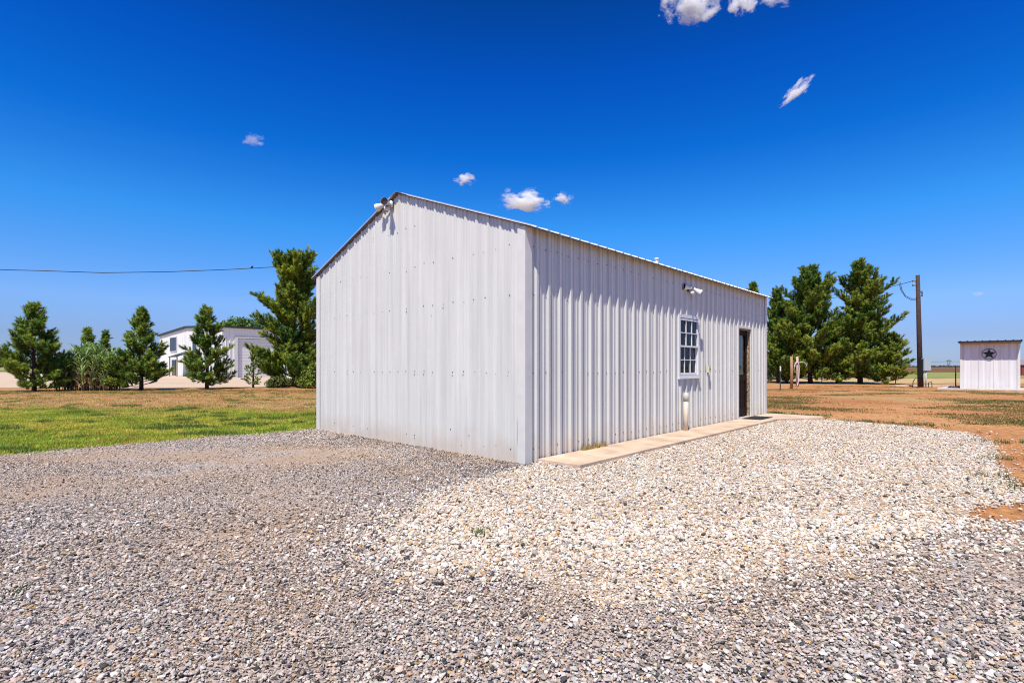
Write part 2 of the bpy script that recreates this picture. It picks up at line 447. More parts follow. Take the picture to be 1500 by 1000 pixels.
def rock_shapes(sub, n):
    V, Fc = ico(sub); out = []
    for k in range(n):
        v = V.copy()
        # cut by random planes to get the facets of crushed stone
        for _ in range(9):
            d = RNG.normal(size=3); d /= np.linalg.norm(d); t = RNG.uniform(.45, .8)
            s = v @ d; over = np.maximum(s - t, 0); v -= over[:, None] * d[None] * .95
        v *= RNG.uniform([.8, .6, .42], [1.2, .95, .75])
        out.append(v)
    return out, Fc

def rot_mats(n, tilt=.6):
    a = RNG.uniform(0, 2 * np.pi, n); ax = RNG.normal(0, tilt, n) * .5; ay = RNG.normal(0, tilt, n) * .5
    ca, sa = np.cos(a), np.sin(a); cx, sx = np.cos(ax), np.sin(ax); cy, sy = np.cos(ay), np.sin(ay)
    Z = np.zeros(n); O = np.ones(n)
    Rz = np.stack([ca, -sa, Z, sa, ca, Z, Z, Z, O], 1).reshape(n, 3, 3)
    Rx = np.stack([O, Z, Z, Z, cx, -sx, Z, sx, cx], 1).reshape(n, 3, 3)
    Ry = np.stack([cy, Z, sy, Z, O, Z, -sy, Z, cy], 1).reshape(n, 3, 3)
    return Rx @ Ry @ Rz

def scatter_points():
    """jittered grids, finer near the viewer; returns x, y, spacing"""
    X = []; Y = []; S = []
    for y0, y1, gsp in ((.5, 1.2, .024), (1.2, 2.6, .0136), (2.6, 4.2, .0158), (4.2, 6.5, .0205), (6.5, 9.0, .028), (9.0, 15.0, .037)):
        xm = y1 * 1.02 + 2.6
        xs = np.arange(-xm, xm, gsp); ys = np.arange(y0, y1, gsp)
        gx, gy = np.meshgrid(xs, ys)
        gx = gx + RNG.uniform(-.5, .5, gx.shape) * gsp; gy = gy + RNG.uniform(-.5, .5, gx.shape) * gsp
        k = np.abs(gx) < gy * 1.0 + 2.4
        X.append(gx[k]); Y.append(gy[k]); S.append(np.full(k.sum(), gsp))
    return np.concatenate(X), np.concatenate(Y), np.concatenate(S)

PX, PY, PS = scatter_points()
JS = np.where((PY < 5.0) | (PX < .6), np.clip((5.6 - PY) * .16, .10, .30), .05)
FA = np.where(PX > 4.2, .22, .55)
jx = PX + (fbm(PX * 1.5, PY * 1.5, 5) - .5) * FA + RNG.normal(0, 1, len(PX)) * JS; jy = PY + (fbm(PX * 1.5 + 31, PY * 1.5, 5) - .5) * FA + RNG.normal(0, 1, len(PX)) * JS
sl, wl = W2L(PX, PY)
on_slab = (sl > .2) & (sl < 9.5) & (wl > -.715)
on_shed = (sl > -.035) & (wl > -.04)
far_gable = (sl > -.035) & (wl > 0)
in_white = inside(WHITE, jx, jy)
in_grey = inside(GREY, jx, jy)
# thinly strewn stones outside the pads
stray = np.zeros(len(PX), bool)
keep = ~on_slab & ~on_shed & ~far_gable
white = in_white & keep
# white stones thrown into the grey along the border
near_white = inside(WHITE, PX + RNG.normal(0, .55, len(PX)), PY + RNG.normal(0, .50, len(PX)))
sprinkle = keep & ~white & in_grey & near_white & (RNG.random(len(PX)) < np.where(PY < 5, .42, .22))
white |= sprinkle
stray_w = keep & ~white & ~in_grey & inside(WHITE, PX + RNG.normal(0, .5, len(PX)) - .35, PY + RNG.normal(0, .5, len(PX))) & (RNG.random(len(PX)) < .05) & (PX > 4)
white |= stray_w
grey = in_grey & keep & ~white
# worn dirt patches: fewer stones
worn = fbm(PX * .55 + 5, PY * .8 + 3, 5)
dirtspot = np.zeros(len(PX)); SPOTS = []
bare = inside([G(1412, 751), G(1445, 745), G(1500, 744), G(1600, 744), G(1600, 768), G(1500, 764), G(1440, 760)], PX + RNG.normal(0, .07, len(PX)), PY + RNG.normal(0, .07, len(PX)))
for (qx, qy, rr, st) in ((880, 890, .5, 1), (700, 870, .4, .6), (1120, 830, .5, .5), (150, 900, .4, .5), (420, 900, .5, .6), (250, 690, 2.2, .6), (430, 660, 1.3, .6), (500, 965, .3, .8), (1330, 810, 1.0, .35), (1450, 840, .8, .3), (1040, 960, .25, .6), (640, 900, .35, .5), (300, 760, .6, .4)):
    cx, cy = G(qx, qy); SPOTS.append((cx, cy, rr, st)); dirtspot = np.maximum(dirtspot, st * np.exp(-(((PX - cx) / (rr * 1.3)) ** 2 + ((PY - cy) / rr) ** 2)))
gritty = np.zeros(len(PX))             # patches of fine brown grit
for (cx, cy, rr, st) in SPOTS:
    if rr < .6: gritty = np.maximum(gritty, st * np.exp(-(((jx - cx) / (rr * 1.3)) ** 2 + ((jy - cy) / rr) ** 2)))
thin = np.clip((worn - .52) * 3.2, 0, .6) + np.where(gritty > .25, 0, dirtspot * .6)
grey &= RNG.random(len(PX)) > thin
bare &= RNG.random(len(PX)) < .95
white &= ~bare; grey &= ~bare
white &= RNG.random(len(PX)) > np.clip((fbm(PX * 2, PY * 2, 3) - .62) * 3, 0, .35) + .03

def make_stones(sel, cols, wts, size, name, label_kind, warm):
    x = PX[sel]; y = PY[sel]; sp = PS[sel]; n = len(x)
    ci = RNG.choice(len(cols), n, p=np.array(wts) / sum(wts)); col = np.array(cols)[ci] * RNG.uniform(.8, 1.18, (n, 1))
    col = col * (1 + RNG.normal(0, .03, (n, 3)))
    if warm is not None:
        wv = warm[sel][:, None]; col = col * (1 - wv) + (col.mean(1, keepdims=True) * .9 * np.array([1.25, .95, .68])) * wv
    sz = np.minimum(size * np.exp(RNG.normal(0, .42, n)), size * 2.3)
    sz *= 1 - .45 * np.clip(gritty[sel] * 1.3, 0, 1)
    sz = np.maximum(sz, sp * .46)
    big = RNG.random(n) < .012; sz[big] *= RNG.uniform(1.2, 1.5, big.sum())
    R = rot_mats(n)
    near = y < 4.6
    VV = []; FF = []; TT = []; off = 0
    for lod, mask in ((2, near), (1, ~near)):
        shapes, Fc = rock_shapes(lod, 14)
        which = RNG.integers(0, len(shapes), n)
        for k, shp in enumerate(shapes):
            idx = np.nonzero(mask & (which == k))[0]
            if not len(idx): continue
            V = np.einsum('nij,vj->nvi', R[idx], shp) * sz[idx][:, None, None]
            V[:, :, 0] += x[idx][:, None]; V[:, :, 1] += y[idx][:, None]
            V[:, :, 2] += (sz[idx] * RNG.uniform(.15, .5, len(idx)) + RNG.uniform(.004, .016, len(idx)))[:, None]
            nv = shp.shape[0]
            f = (Fc[None] + (np.arange(len(idx)) * nv)[:, None, None]).reshape(-1, 3) + off
            VV.append(V.reshape(-1, 3)); FF.append(f); TT.append(np.repeat(col[idx], nv, 0)); off += len(idx) * nv
    o = np_tris(name, np.concatenate(VV), np.clip(np.concatenate(TT), .02, .85), M_stone, faces=np.concatenate(FF))
    return tag(o, label_kind, 'gravel', kind='stuff')

# darker, finer stones lie along the foot of the gable wall
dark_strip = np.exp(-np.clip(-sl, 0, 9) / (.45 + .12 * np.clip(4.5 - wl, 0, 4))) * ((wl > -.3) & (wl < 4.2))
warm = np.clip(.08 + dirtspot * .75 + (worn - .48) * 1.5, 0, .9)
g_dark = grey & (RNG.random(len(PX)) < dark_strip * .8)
g_norm = grey & ~g_dark
make_stones(g_norm, GREY_COLS, GREY_W, .0083, 'gravel', 'grey crushed stone covering the driveway in the foreground and left of the shed', warm)
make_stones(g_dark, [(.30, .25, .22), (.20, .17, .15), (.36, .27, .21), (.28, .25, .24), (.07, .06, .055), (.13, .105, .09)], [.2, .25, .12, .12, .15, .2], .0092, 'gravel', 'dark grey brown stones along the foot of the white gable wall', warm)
make_stones(white, WHITE_COLS, WHITE_W, .0110, 'gravel', 'white and cream river gravel spread beside the concrete walk', None)

# ------------------------------------------------------------------ GRASS
def blades(name, x, y, h, cols, per, label, spread=.03, wid=.006):
    n = len(x)
    bx = np.repeat(x, per) + RNG.normal(0, spread, n * per); by = np.repeat(y, per) + RNG.normal(0, spread, n * per)
    hh = np.repeat(h, per) * RNG.uniform(.5, 1.2, n * per); a = RNG.uniform(0, 2 * np.pi, n * per); ln = RNG.uniform(.1, .9, n * per) * hh
    la = RNG.uniform(0, 2 * np.pi, n * per); w = wid * RNG.uniform(.7, 1.4, n * per)
    p0 = np.stack([bx - np.cos(a) * w, by - np.sin(a) * w, np.zeros_like(bx)], 1); p1 = np.stack([bx + np.cos(a) * w, by + np.sin(a) * w, np.zeros_like(bx)], 1)
    p2 = np.stack([bx + np.cos(la) * ln, by + np.sin(la) * ln, hh], 1)
    V = np.stack([p0, p1, p2], 1)
    col = np.repeat(cols, per, 0) * RNG.uniform(.7, 1.3, (n * per, 1))
    return tag(np_tris(name, V, np.repeat(np.clip(col, .01, .8), 3, 0), M_grass), label, 'grass', kind='stuff')

def lawn():
    LAWN = [G(*p) for p in ((-500, 712), (0, 667), (96, 659), (173, 653), (320, 640), (448, 631), (466, 628))] + [L2W(.3, 5.6), L2W(6, 6.2), (-4, 29), (-40, 28.5)]
    n = 420000
    x = RNG.uniform(-26, 0, n); y = RNG.uniform(4.8, 30, n)
    dens = np.clip(14 / y, .2, 1) ** 1.6
    wob = (fbm(x * 1.2, y * 1.2, 4) - .5) * .5
    k = inside(LAWN, x + wob, y + wob) & (np.abs(x) < y * 1.1 + 1) & (RNG.random(n) < dens)
    s_, w_ = W2L(x, y); k &= ~((s_ > -.05) & (w_ > -.05) & (w_ < 5.55))
    x, y = x[k], y[k]
    patch = fbm(x * .5 + 3, y * .6, 5); mid = np.clip((17.0 - y) / 5.5, 0, 1)
    near = np.clip(mid * 1.6 + (patch - .5) * 1.6, 0, 1)
    k2 = RNG.random(len(x)) < (.25 + .75 * np.clip(near + (fbm(x * 1.3, y * 1.3 + 20, 4) - .42) * 2.2, 0, 1))
    k2 &= RNG.random(len(x)) < np.clip(.35 + (fbm(x * 2.6, y * 2.6 + 5, 3) - .38) * 3.2, (.12 + .4 * near), 1)
    x, y, near, patch = x[k2], y[k2], near[k2], patch[k2]
    gcol = np.array([.32, .45, .045]); ycol = np.array([.62, .62, .09]); dcol = np.array([.70, .48, .20])
    t = near[:, None]; yy = np.clip((fbm(x * .9, y * .9 + 9, 4) - .35) * 2.2, 0, 1)[:, None]
    col = (1 - t) * dcol + t * (gcol * (1 - yy) + ycol * yy)
    hh = RNG.uniform(.02, .05, len(x))
    cl = fbm(x * 1.7 + 50, y * 2.4, 5); dk = cl > .68                       # taller, darker weed clumps
    col[dk] = np.array([.16, .24, .04]) * RNG.uniform(.7, 1.5, (dk.sum(), 1)); hh[dk] *= 1.9
    far = y > 24; col[far] = np.array([.30, .28, .08]) * RNG.uniform(.6, 1.3, (far.sum(), 1))
    bright = fbm(x * 3.1, y * 3.1 + 70, 3) > .62; col[bright] *= 1.35
    blades('grass', x, y, hh, col, 5, 'short green and yellowing lawn grass left of the shed', .05, .008)
lawn()

def dry():
    n = 200000
    x = RNG.uniform(4, 48, n); y = RNG.uniform(9, 34, n)
    s_, w_ = W2L(x, y)
    k = (~inside(WHITE, x, y)) & (~inside(GREY, x, y)) & ~((s_ > -.05) & (s_ < 9.5) & (w_ > -1.6)) & (np.abs(x) < y * 1.1 + 1)
    band = np.exp(-((y - 19.0 + (x - 14) * .15) / 3.6) ** 2)
    p = fbm(x * .35 + 11, y * .7 + 7, 5)
    k &= RNG.random(n) < np.clip((p - .5) * 4.5 + band * .55 - .24, .01, 1) * np.clip(16 / y, .3, 1)
    x, y = x[k], y[k]
    t = np.clip((fbm(x * .6 + 2, y * .6, 4) - .3) * 2, 0, 1)[:, None]
    t = np.where(fbm(x * 1.4 + 30, y * 2.2, 4)[:, None] > .58, 1.0, t)
    col = np.array([.19, .19, .05]) * t + np.array([.46, .33, .13]) * (1 - t)
    blades('grass', x, y, RNG.uniform(.02, .055, len(x)), col, 6, 'patchy dry grass on the red dirt right of the shed', .08, .011)
    # weeds along the white gravel's border and in the dirt
    W = []
    for px, py, r, c in ((1447, 648, .2, 12), (1468, 672, .15, 9), (1484, 700, .25, 12), (1478, 716, .2, 14), (1445, 700, .08, 5), (1133, 606, .2, 60), (1330, 622, .4, 40), (1252, 618, .3, 30), (1170, 609, .4, 60), (703, 785, .02, 3), (30, 868, .02, 2), (1110, 735, .02, 2)):
        cx, cy = G(px, py)
        W.append(np.stack([RNG.normal(cx, r, c), RNG.normal(cy, r * .5, c)], 1))
    W = np.concatenate(W); 
    blades('weeds', W[:, 0], W[:, 1], RNG.uniform(.04, .10, len(W)), np.tile([[.12, .17, .05]], (len(W), 1)), 9, 'small green weeds along the far border of the white gravel', .04, .006)
dry()

# ------------------------------------------------------------------ MAIN SHED
LS, WS, H, K = 9.343, 5.477, 3.05, .369
shed = thing('metal_shed', 'white ribbed metal shed with gable roof, brown door and one window beside the gravel', 'shed', (AX, AY, 0), ANG)

def profile(length, first, spacing, rh=.031, bw=.036, tw=.019, minor=True):
    pts = [(0, 0)]
    c = first
    while c - spacing > -.01: c -= spacing
    while c < length + spacing:
        seq = [(c - bw, 0), (c - tw, rh), (c + tw, rh), (c + bw, 0)]
        if minor:
            for q in (c + spacing * .36, c + spacing * .64):
                seq += [(q - .016, 0), (q - .009, .007), (q + .009, .007), (q + .016, 0)]
        pts += [p for p in seq if 0.001 < p[0] < length - .001]
        c += spacing
    pts.append((length, 0))
    return pts

def with_ridge(pts, c):
    out = []
    for (a, da), (b, db) in zip(pts, pts[1:]):
        out.append((a, da))
        if a < c < b: out.append((c, da + (db - da) * (c - a) / (b - a)))
    return out + [pts[-1]]

def ribbed_wall(mb, prof, fmap, ztop, openings=(), zbot=0.0):
    xs = list(prof)
    cuts = set()
    for o in openings: cuts |= {o[0], o[1]}
    full = []
    for (a, da), (b, db) in zip(xs, xs[1:]):
        full.append((a, da))
        for c in sorted(cuts):
            if a < c < b: full.append((c, da + (db - da) * (c - a) / (b - a)))
    full.append(xs[-1])
    for (a, da), (b, db) in zip(full, full[1:]):
        mid = (a + b) / 2; spans = [(zbot, None)]
        for (o0, o1, z0, z1) in openings:
            if o0 < mid < o1: spans = [(zbot, z0), (z1, None)]
        for z0, z1 in spans:
            za, zb = (ztop(a), ztop(b)) if z1 is None else (z1, z1)
            mb.quad(fmap(a, da, z0), fmap(b, db, z0), fmap(b, db, zb), fmap(a, da, za))

def screws(mb, fmap, pos, r=.010):
    for s, d, z in pos:
        ring = []
        for k in range(6):
            t = k * math.pi / 3; ring.append((s + r * math.cos(t), z + r * math.sin(t)))
        mb.poly([fmap(a, d + .006, b) for a, b in ring])
        for k in range(6):
            a, b = ring[k], ring[(k + 1) % 6]
            mb.quad(fmap(a[0], d, a[1]), fmap(b[0], d, b[1]), fmap(b[0], d + .006, b[1]), fmap(a[0], d + .006, a[1]))

gtop = lambda q: H + K * min(q, WS - q)
long_map = lambda s, d, z: (s, -d, z)
gab_map = lambda q, d, z: (-d, q, z)
far_map = lambda q, d, z: (LS + d, q, z)
back_map = lambda s, d, z: (s, WS + d, z)
DOOR = (7.40, 8.20, .06, 2.14)
WIN = (4.36, 5.20, 1.06, 2.20)
p_long = profile(LS, .2146, .247)
p_gab = profile(WS, .2026, .229, .020, .032, .018)
mb = MB(); ribbed_wall(mb, p_long, long_map, lambda s: H, (DOOR, WIN))
mb.m = 1
rr = random.Random(3); pos = []
c = .2146
while c < LS - .1:
    for z in (.18, 1.16, 2.18, 2.80):
        for dx in (-.05, .055):
            s = c + dx + rr.uniform(-.008, .008)
            zz = z + rr.uniform(-.012, .012)
            if rr.random() < .8 and not (WIN[0] - .08 < s < WIN[1] + .08 and WIN[2] - .1 < zz < WIN[3] + .1) and not (DOOR[0] - .1 < s < DOOR[1] + .1 and zz < 2.25) and s > .12:
                pos.append((s, .001, zz))
    c += .247
screws(mb, long_map, pos, .008)
w_front = mb.build('wall', [M_wall, M_screw], shed)
mb = MB(); ribbed_wall(mb, with_ridge(p_gab, WS / 2), gab_map, gtop)
mb.m = 1; pos = []; c = .2026
while c < WS - .05:
    for z in (.17, 1.16, 2.18, 2.83, 3.45):
        s = c + .06 + rr.uniform(-.03, .03); zz = z + rr.uniform(-.02, .02)
        if zz < gtop(s) - .25 and rr.random() < .82 and s < WS - .06:
            pos.append((s, .001, zz))
            if rr.random() < .15: pos.append((s + .01, .001, zz - .05))
    c += .229
screws(mb, gab_map, pos, .0085)
mb.m = 2
# narrow dark gash low on the wall near the corner
pts = [(.128, .20), (.136, .33), (.134, .50), (.128, .62), (.122, .50), (.118, .33)]
mb.poly([gab_map(a, .0035, b) for a, b in pts][::-1])
for (a, b, r) in ((1.45, .33, .012), (1.05, .27, .012), (3.95, .78, .010), (1.9, 2.02, .012)):
    mb.poly([gab_map(a + r * math.cos(t), .0035, b + 1.4 * r * math.sin(t)) for t in [k * math.pi / 4 for k in range(8)]])
w_gab = mb.build('wall', [M_wall, M_screw, M_scrape], shed)
mb = MB(); ribbed_wall(mb, with_ridge(p_gab, WS / 2), far_map, gtop); mb.build('wall', M_wall, shed)
mb = MB(); ribbed_wall(mb, p_long, back_map, lambda s: H); mb.build('wall', M_wall, shed)
mb = MB(); mb.quad((0, 0, .03), (LS, 0, .03), (LS, WS, .03), (0, WS, .03)); mb.build('floor_slab', M_conc, shed)
# corner trims
def corner(x, y, sx, sy):
    o = .034; t = .004; lg = .10
    P = [(-o, -o), (lg, -o), (lg, -o + t), (lg - .003, -.001), (lg - .006, -o + t), (-o + t, -o + t), (-o + t, lg - .006), (-.001, lg - .003), (-o + t, lg), (-o, lg)]
    P = [(-o, -o), (lg, -o), (lg, -.002), (lg - .004, -.002), (lg - .004, -o + t), (-o + t, -o + t), (-o + t, lg - .004), (-.002, lg - .004), (-.002, lg), (-o, lg)]
    P = [(x + sx * a, y + sy * b) for a, b in P]
    if sx * sy < 0: P = P[::-1]
    m = MB(); m.prism(P, 0.01, H - .016); m.build('corner_trim', M_trim, shed)
corner(0, 0, 1, 1); corner(LS, 0, -1, 1); corner(0, WS, 1, -1); corner(LS, WS, -1, -1)

# roof
OE, OG = .165, .07
p_roof = profile(LS + 2 * OG, .12, .229, .020, .028, .013, False)
roof = MB()
nrm = 1 / math.sqrt(1 + K * K)
T0 = .012
def rp(s, d, w, side):
    z = H + K * w + (T0 + d) ; ww = w if side > 0 else WS - w
    return (s - OG, ww, z)
for side in (1, -1):
    for (a, da), (b, db) in zip(p_roof, p_roof[1:]):
        q = (rp(a, da, -OE, side), rp(b, db, -OE, side), rp(b, db, WS / 2, side), rp(a, da, WS / 2, side))
        roof.quad(*(q if side > 0 else q[::-1]))
        # closed eave ends below the ribs
        e = (rp(a, -.004, -OE, side), rp(b, -.004, -OE, side), rp(b, db, -OE, side), rp(a, da, -OE, side))
        roof.quad(*(e if side > 0 else e[::-1]))
ro = roof.build('roof', M_roof, shed)
sf = MB()
for side in (1, -1):
    s0, s1 = -OG + .008, LS + OG - .008
    w0, w1 = -OE + .012, WS / 2 - .0005
    Y = (lambda w: w) if side > 0 else (lambda w: WS - w)
    zz = lambda w, t: H + K * w + t
    lo, hi = .002, .0105
    V = [(s0, Y(w0), zz(w0, lo)), (s1, Y(w0), zz(w0, lo)), (s1, Y(w1), zz(w1, lo)), (s0, Y(w1), zz(w1, lo)),
         (s0, Y(w0), zz(w0, hi)), (s1, Y(w0), zz(w0, hi)), (s1, Y(w1), zz(w1, hi)), (s0, Y(w1), zz(w1, hi))]
    n = len(sf.v); sf.v += V
    for q in ((3, 2, 1, 0), (4, 5, 6, 7), (0, 1, 5, 4), (1, 2, 6, 5), (2, 3, 7, 6), (3, 0, 4, 7)): sf.face([n + i for i in q])
sf.build('soffit', M_soffit, shed)
for xs in (-OG - .004, LS + OG):
    rt = MB(); w1 = WS / 2
    P = []
    for zo in (.019, .033):
        P.append([(-OE, H - K * OE + zo), (w1, H + K * w1 + zo), (WS + OE, H - K * OE + zo)])
    n = len(rt.v)
    rt.v += [(xs, *p) for p in P[0] + P[1]] + [(xs + .004, *p) for p in P[0] + P[1]]
    for q in ((0, 1, 4, 3), (1, 2, 5, 4), (9, 10, 7, 6), (10, 11, 8, 7), (3, 4, 10, 9), (4, 5, 11, 10), (6, 7, 1, 0), (7, 8, 2, 1)): rt.face(q)
    rt.build('rake_trim', M_roof, shed)
rc = MB(); zr = H + K * WS / 2 + T0 - .008
for d, sgn in ((1, 1), (-1, -1)):
    rc.quad((-OG - .012, WS / 2, zr + .03), (LS + OG + .012, WS / 2, zr + .03), (LS + OG + .012, WS / 2 + sgn * .16, zr - K * .16 + .03), (-OG - .012, WS / 2 + sgn * .16, zr - K * .16 + .03))
rc.build('ridge_cap', M_roof, shed)
vp = MB(); vp.smooth = True; vp.tube([(4.655, .6, 3.2), (4.655, .6, 3.415)], .035, 12); vp.tube([(4.655, .6, 3.375), (4.655, .6, 3.425)], .042, 12)
vp.build('vent_pipe', M_pvc_cap, shed)

# door
df = MB(); d0, d1, dz0, dz1 = DOOR; jd = .13
df.box(d0 - .012, d0 + .022, .001, jd, dz0, dz1); df.box(d1 - .022, d1 + .012, .001, jd, dz0, dz1); df.box(d0 + .022, d1 - .022, .001, jd, dz1 - .03, dz1 + .008)
df.build('door_jamb', M_jamb, shed)
dt = MB()
dt.box(d0 - .055, d0 - .004, -.034, .0, dz0 - .01, dz1 + .05); dt.box(d1 + .004, d1 + .055, -.034, .0, dz0 - .01, dz1 + .05); dt.box(d0 - .004, d1 + .004, -.034, .0, dz1 + .004, dz1 + .05)
dt.build('door_trim', M_trim, shed)
door = MB(); da, db = d0 + .022, d1 - .022; y0 = .062
st = .11
door.box(da, da + st, y0, y0 + .045, dz0 + .005, dz1 - .032); door.box(db - st, db, y0, y0 + .045, dz0 + .005, dz1 - .032)
for z0, z1 in ((dz0 + .005, dz0 + .22), (.92, 1.06), (dz1 - .15, dz1 - .032)):
    door.box(da + st, db - st, y0, y0 + .045, z0, z1)
door.box((da + db) / 2 - .04, (da + db) / 2 + .04, y0 + .001, y0 + .044, dz0 + .22, .92)
door.box(da + st, db - st, y0 + .014, y0 + .034, dz0 + .22, .92)
dob = door.build('door', M_door, shed)
dg = MB(); dg.box(da + st, db - st, y0 + .016, y0 + .024, 1.06, dz1 - .15); dg.build('pane', M_glass, dob)
dk = MB(); dk.smooth = True; dk.tube([(da + .055, y0 - .001, 1.0), (da + .055, y0 - .03, 1.0), (da + .055, y0 - .04, 1.0), (da + .055, y0 - .065, 1.0)], [.012, .012, .028, .022], 12)
M_brass = mat('aged_brass', (.35, .27, .15), .35, metal=.9); dk.build('handle', M_brass, dob)
dk = MB(); dk.smooth = True; dk.tube([(da + .055, y0 - .001, 1.14), (da + .055, y0 - .02, 1.14)], .026, 12); dk.build('deadbolt', M_brass, dob)
th = MB(); th.box(d0 - .01, d1 + .01, -.04, .14, .028, .058); th.build('threshold', mat('aluminium_sill', (.62, .60, .56), .45, var=.1), shed)

# window
a0, a1, b0, b1 = WIN
wf = MB()
fo = .030
wf.box(a0 - .030, a0 + .018, -fo, .05, b0 - .02, b1 + .04); wf.box(a1 - .018, a1 + .030, -fo, .05, b0 - .02, b1 + .04)
wf.box(a0 + .018, a1 - .018, -fo, .05, b1 - .022, b1 + .04); wf.box(a0 + .018, a1 - .018, -fo, .05, b0 - .02, b0 + .03)
wfo = wf.build('window_frame', M_vinyl, shed)
ws = MB(); ws.box(a0 - .05, a1 + .05, -.055, -.002, b0 - .045, b0 - .021); ws.build('sill', M_vinyl, wfo)
mid = (b0 + b1) / 2 + .01
def sash(z0, z1, y):
    m = MB(); x0, x1 = a0 + .019, a1 - .019; st_ = .022
    m.box(x0, x0 + st_, y, y + .03, z0, z1); m.box(x1 - st_, x1, y, y + .03, z0, z1)
    m.box(x0 + st_, x1 - st_, y, y + .03, z1 - .035, z1); m.box(x0 + st_, x1 - st_, y, y + .03, z0, z0 + .035)
    for k in (1, 2):
        xx = x0 + st_ + (x1 - x0 - 2 * st_) * k / 3; m.box(xx - .007, xx + .007, y + .004, y + .022, z0 + .035, z1 - .035)
    zz = (z0 + z1) / 2
    for k in range(3):
        xa = x0 + st_ + (x1 - x0 - 2 * st_) * k / 3 + (.009 if k else 0); xb = x0 + st_ + (x1 - x0 - 2 * st_) * (k + 1) / 3 - (.009 if k < 2 else 0)
        m.box(xa, xb, y + .004, y + .022, zz - .009, zz + .009)
    o = m.build('sash', M_vinyl, wfo)
    gmb = MB(); gmb.quad((x0 + st_, y + .025, z0 + .035), (x1 - st_, y + .025, z0 + .035), (x1 - st_, y + .025, z1 - .035), (x0 + st_, y + .025, z1 - .035)); gmb.build('pane', M_glass, wfo)
sash(mid - .02, b1 - .032, -.026); sash(b0 + .036, mid + .02, .005)
bl = MB(); z = b0 + .06
while z < b1 - .05:
    x0, x1 = a0 + .05, a1 - .22
    bl.quad((x0, .075, z), (x1, .075, z), (x1, .115, z + .030), (x0, .115, z + .030)); z += .052
bl.build('blind', M_blind, wfo)
cu = MB(); xs = np.linspace(a1 - .21, a1 - .02, 16)
for i in range(15):
    ya, yb = .10 + .02 * math.sin(i * 1.3), .10 + .02 * math.sin((i + 1) * 1.3)
    cu.quad((xs[i], ya, b0 + .04), (xs[i + 1], yb, b0 + .04), (xs[i + 1], yb, b1 - .04), (xs[i], ya, b1 - .04))
cu.build('curtain', M_curtain, wfo)

# floodlights: bell heads on a round base with a motion sensor
def bell(mb, p, d, r=.066, L=.16):
    p = Vector(p); d = Vector(d).normalized(); mb.smooth = True
    mb.tube([p, p + d * L * .25, p + d * L * .45, p + d * L * .75, p + d * L], [r * .45, r * .5, r * .62, r * .92, r], 16, cap=False)
    mb.smooth = False
    n0 = len(mb.v)
def disc(mb, p, d, r, seg=16):
    p = Vector(p); d = Vector(d).normalized(); a = d.orthogonal().normalized(); b = d.cross(a)
    mb.poly([p + (a * math.cos(2 * math.pi * k / seg) + b * math.sin(2 * math.pi * k / seg)) * r for k in range(seg)])
M_fix = mat('white_fixture', (.76, .74, .68), .4)
def floodlight(label, loc, out, along, heads, ring_mat):
    """loc: wall point in shed coordinates; out: outward, along: sideways"""
    wx, wy = L2W(loc[0], loc[1])
    t = thing('floodlight', label, 'floodlight', (wx, wy, loc[2]), ANG, 'floodlights on the shed')
    o = Vector(out); a = Vector(along); up = Vector((0, 0, 1))
    b = MB(); b.smooth = True; b.tube([o * .025, o * .055], .06, 18); b.smooth = False
    b.build('base', ring_mat, t)
    s = MB(); s.smooth = True; p = o * .06 - up * .05; s.tube([o * .05 - up * .03, o * .09 - up * .06], .016, 8); s.tube([o * .07 - up * .085, o * .15 - up * .095], [.032, .034], 12); s.build('sensor', M_fix, t)
    for off, d in heads:
        d = Vector(d).normalized(); p = o * .10 + a * off
        h = MB(); h.smooth = True; h.tube([o * .05 + a * off * .35, p], .015, 8); bell(h, p, d); ho = h.build('lamp_head', M_fix, t)
        l = MB(); disc(l, p + d * .135, d, .057); l.build('lens', M_lens, ho)
    return t
floodlight('white twin floodlight with motion sensor under the gable peak', (0.0, 2.93, 3.93), (-1, 0, 0), (0, 1, 0), [(.085, (-.35, .75, -.25)), (-.02, (-.75, -.45, -.1))], M_fix)
floodlight('white floodlight with dark round base on the long wall above the window', (4.70, 0, 2.75), (0, -1, 0), (1, 0, 0), [(.10, (.35, -.75, -.55)), (-.03, (-.6, .35, .1))], M_black)

# doorbell-sized box by the window
wb = MB(); wb.box(5.59, 5.69, -.075, -.029, 1.13, 1.27); wb.m = 1
n = 14; wb.poly([(5.645 + .022 * math.cos(2 * math.pi * k / n), -.077, 1.195 + .022 * math.sin(2 * math.pi * k / n)) for k in range(n)])
bo = wb.build('outlet_box', [mat('cream_plastic', (.72, .66, .42), .5), M_black], None, (AX, AY, 0), ANG); tag(bo, 'small cream box with a black round port on the wall between window and door', 'outlet box')
# pvc stub pipe in front of the wall
pp = thing('vent_pipe', 'short cream plastic pipe with white cap standing below the window', 'pipe', (*L2W(4.40, -.12), .04), ANG)
p_ = MB(); p_.smooth = True; p_.tube([(0, 0, 0), (.012, 0, .30), (.024, 0, .58)], .046, 18); p_.build('pipe', M_pvc, pp)
p_ = MB(); p_.smooth = True; p_.tube([(.023, 0, .56), (.026, 0, .66), (.027, 0, .70), (.028, 0, .725)], [.051, .051, .042, .02], 18); p_.build('cap', M_pvc_cap, pp)

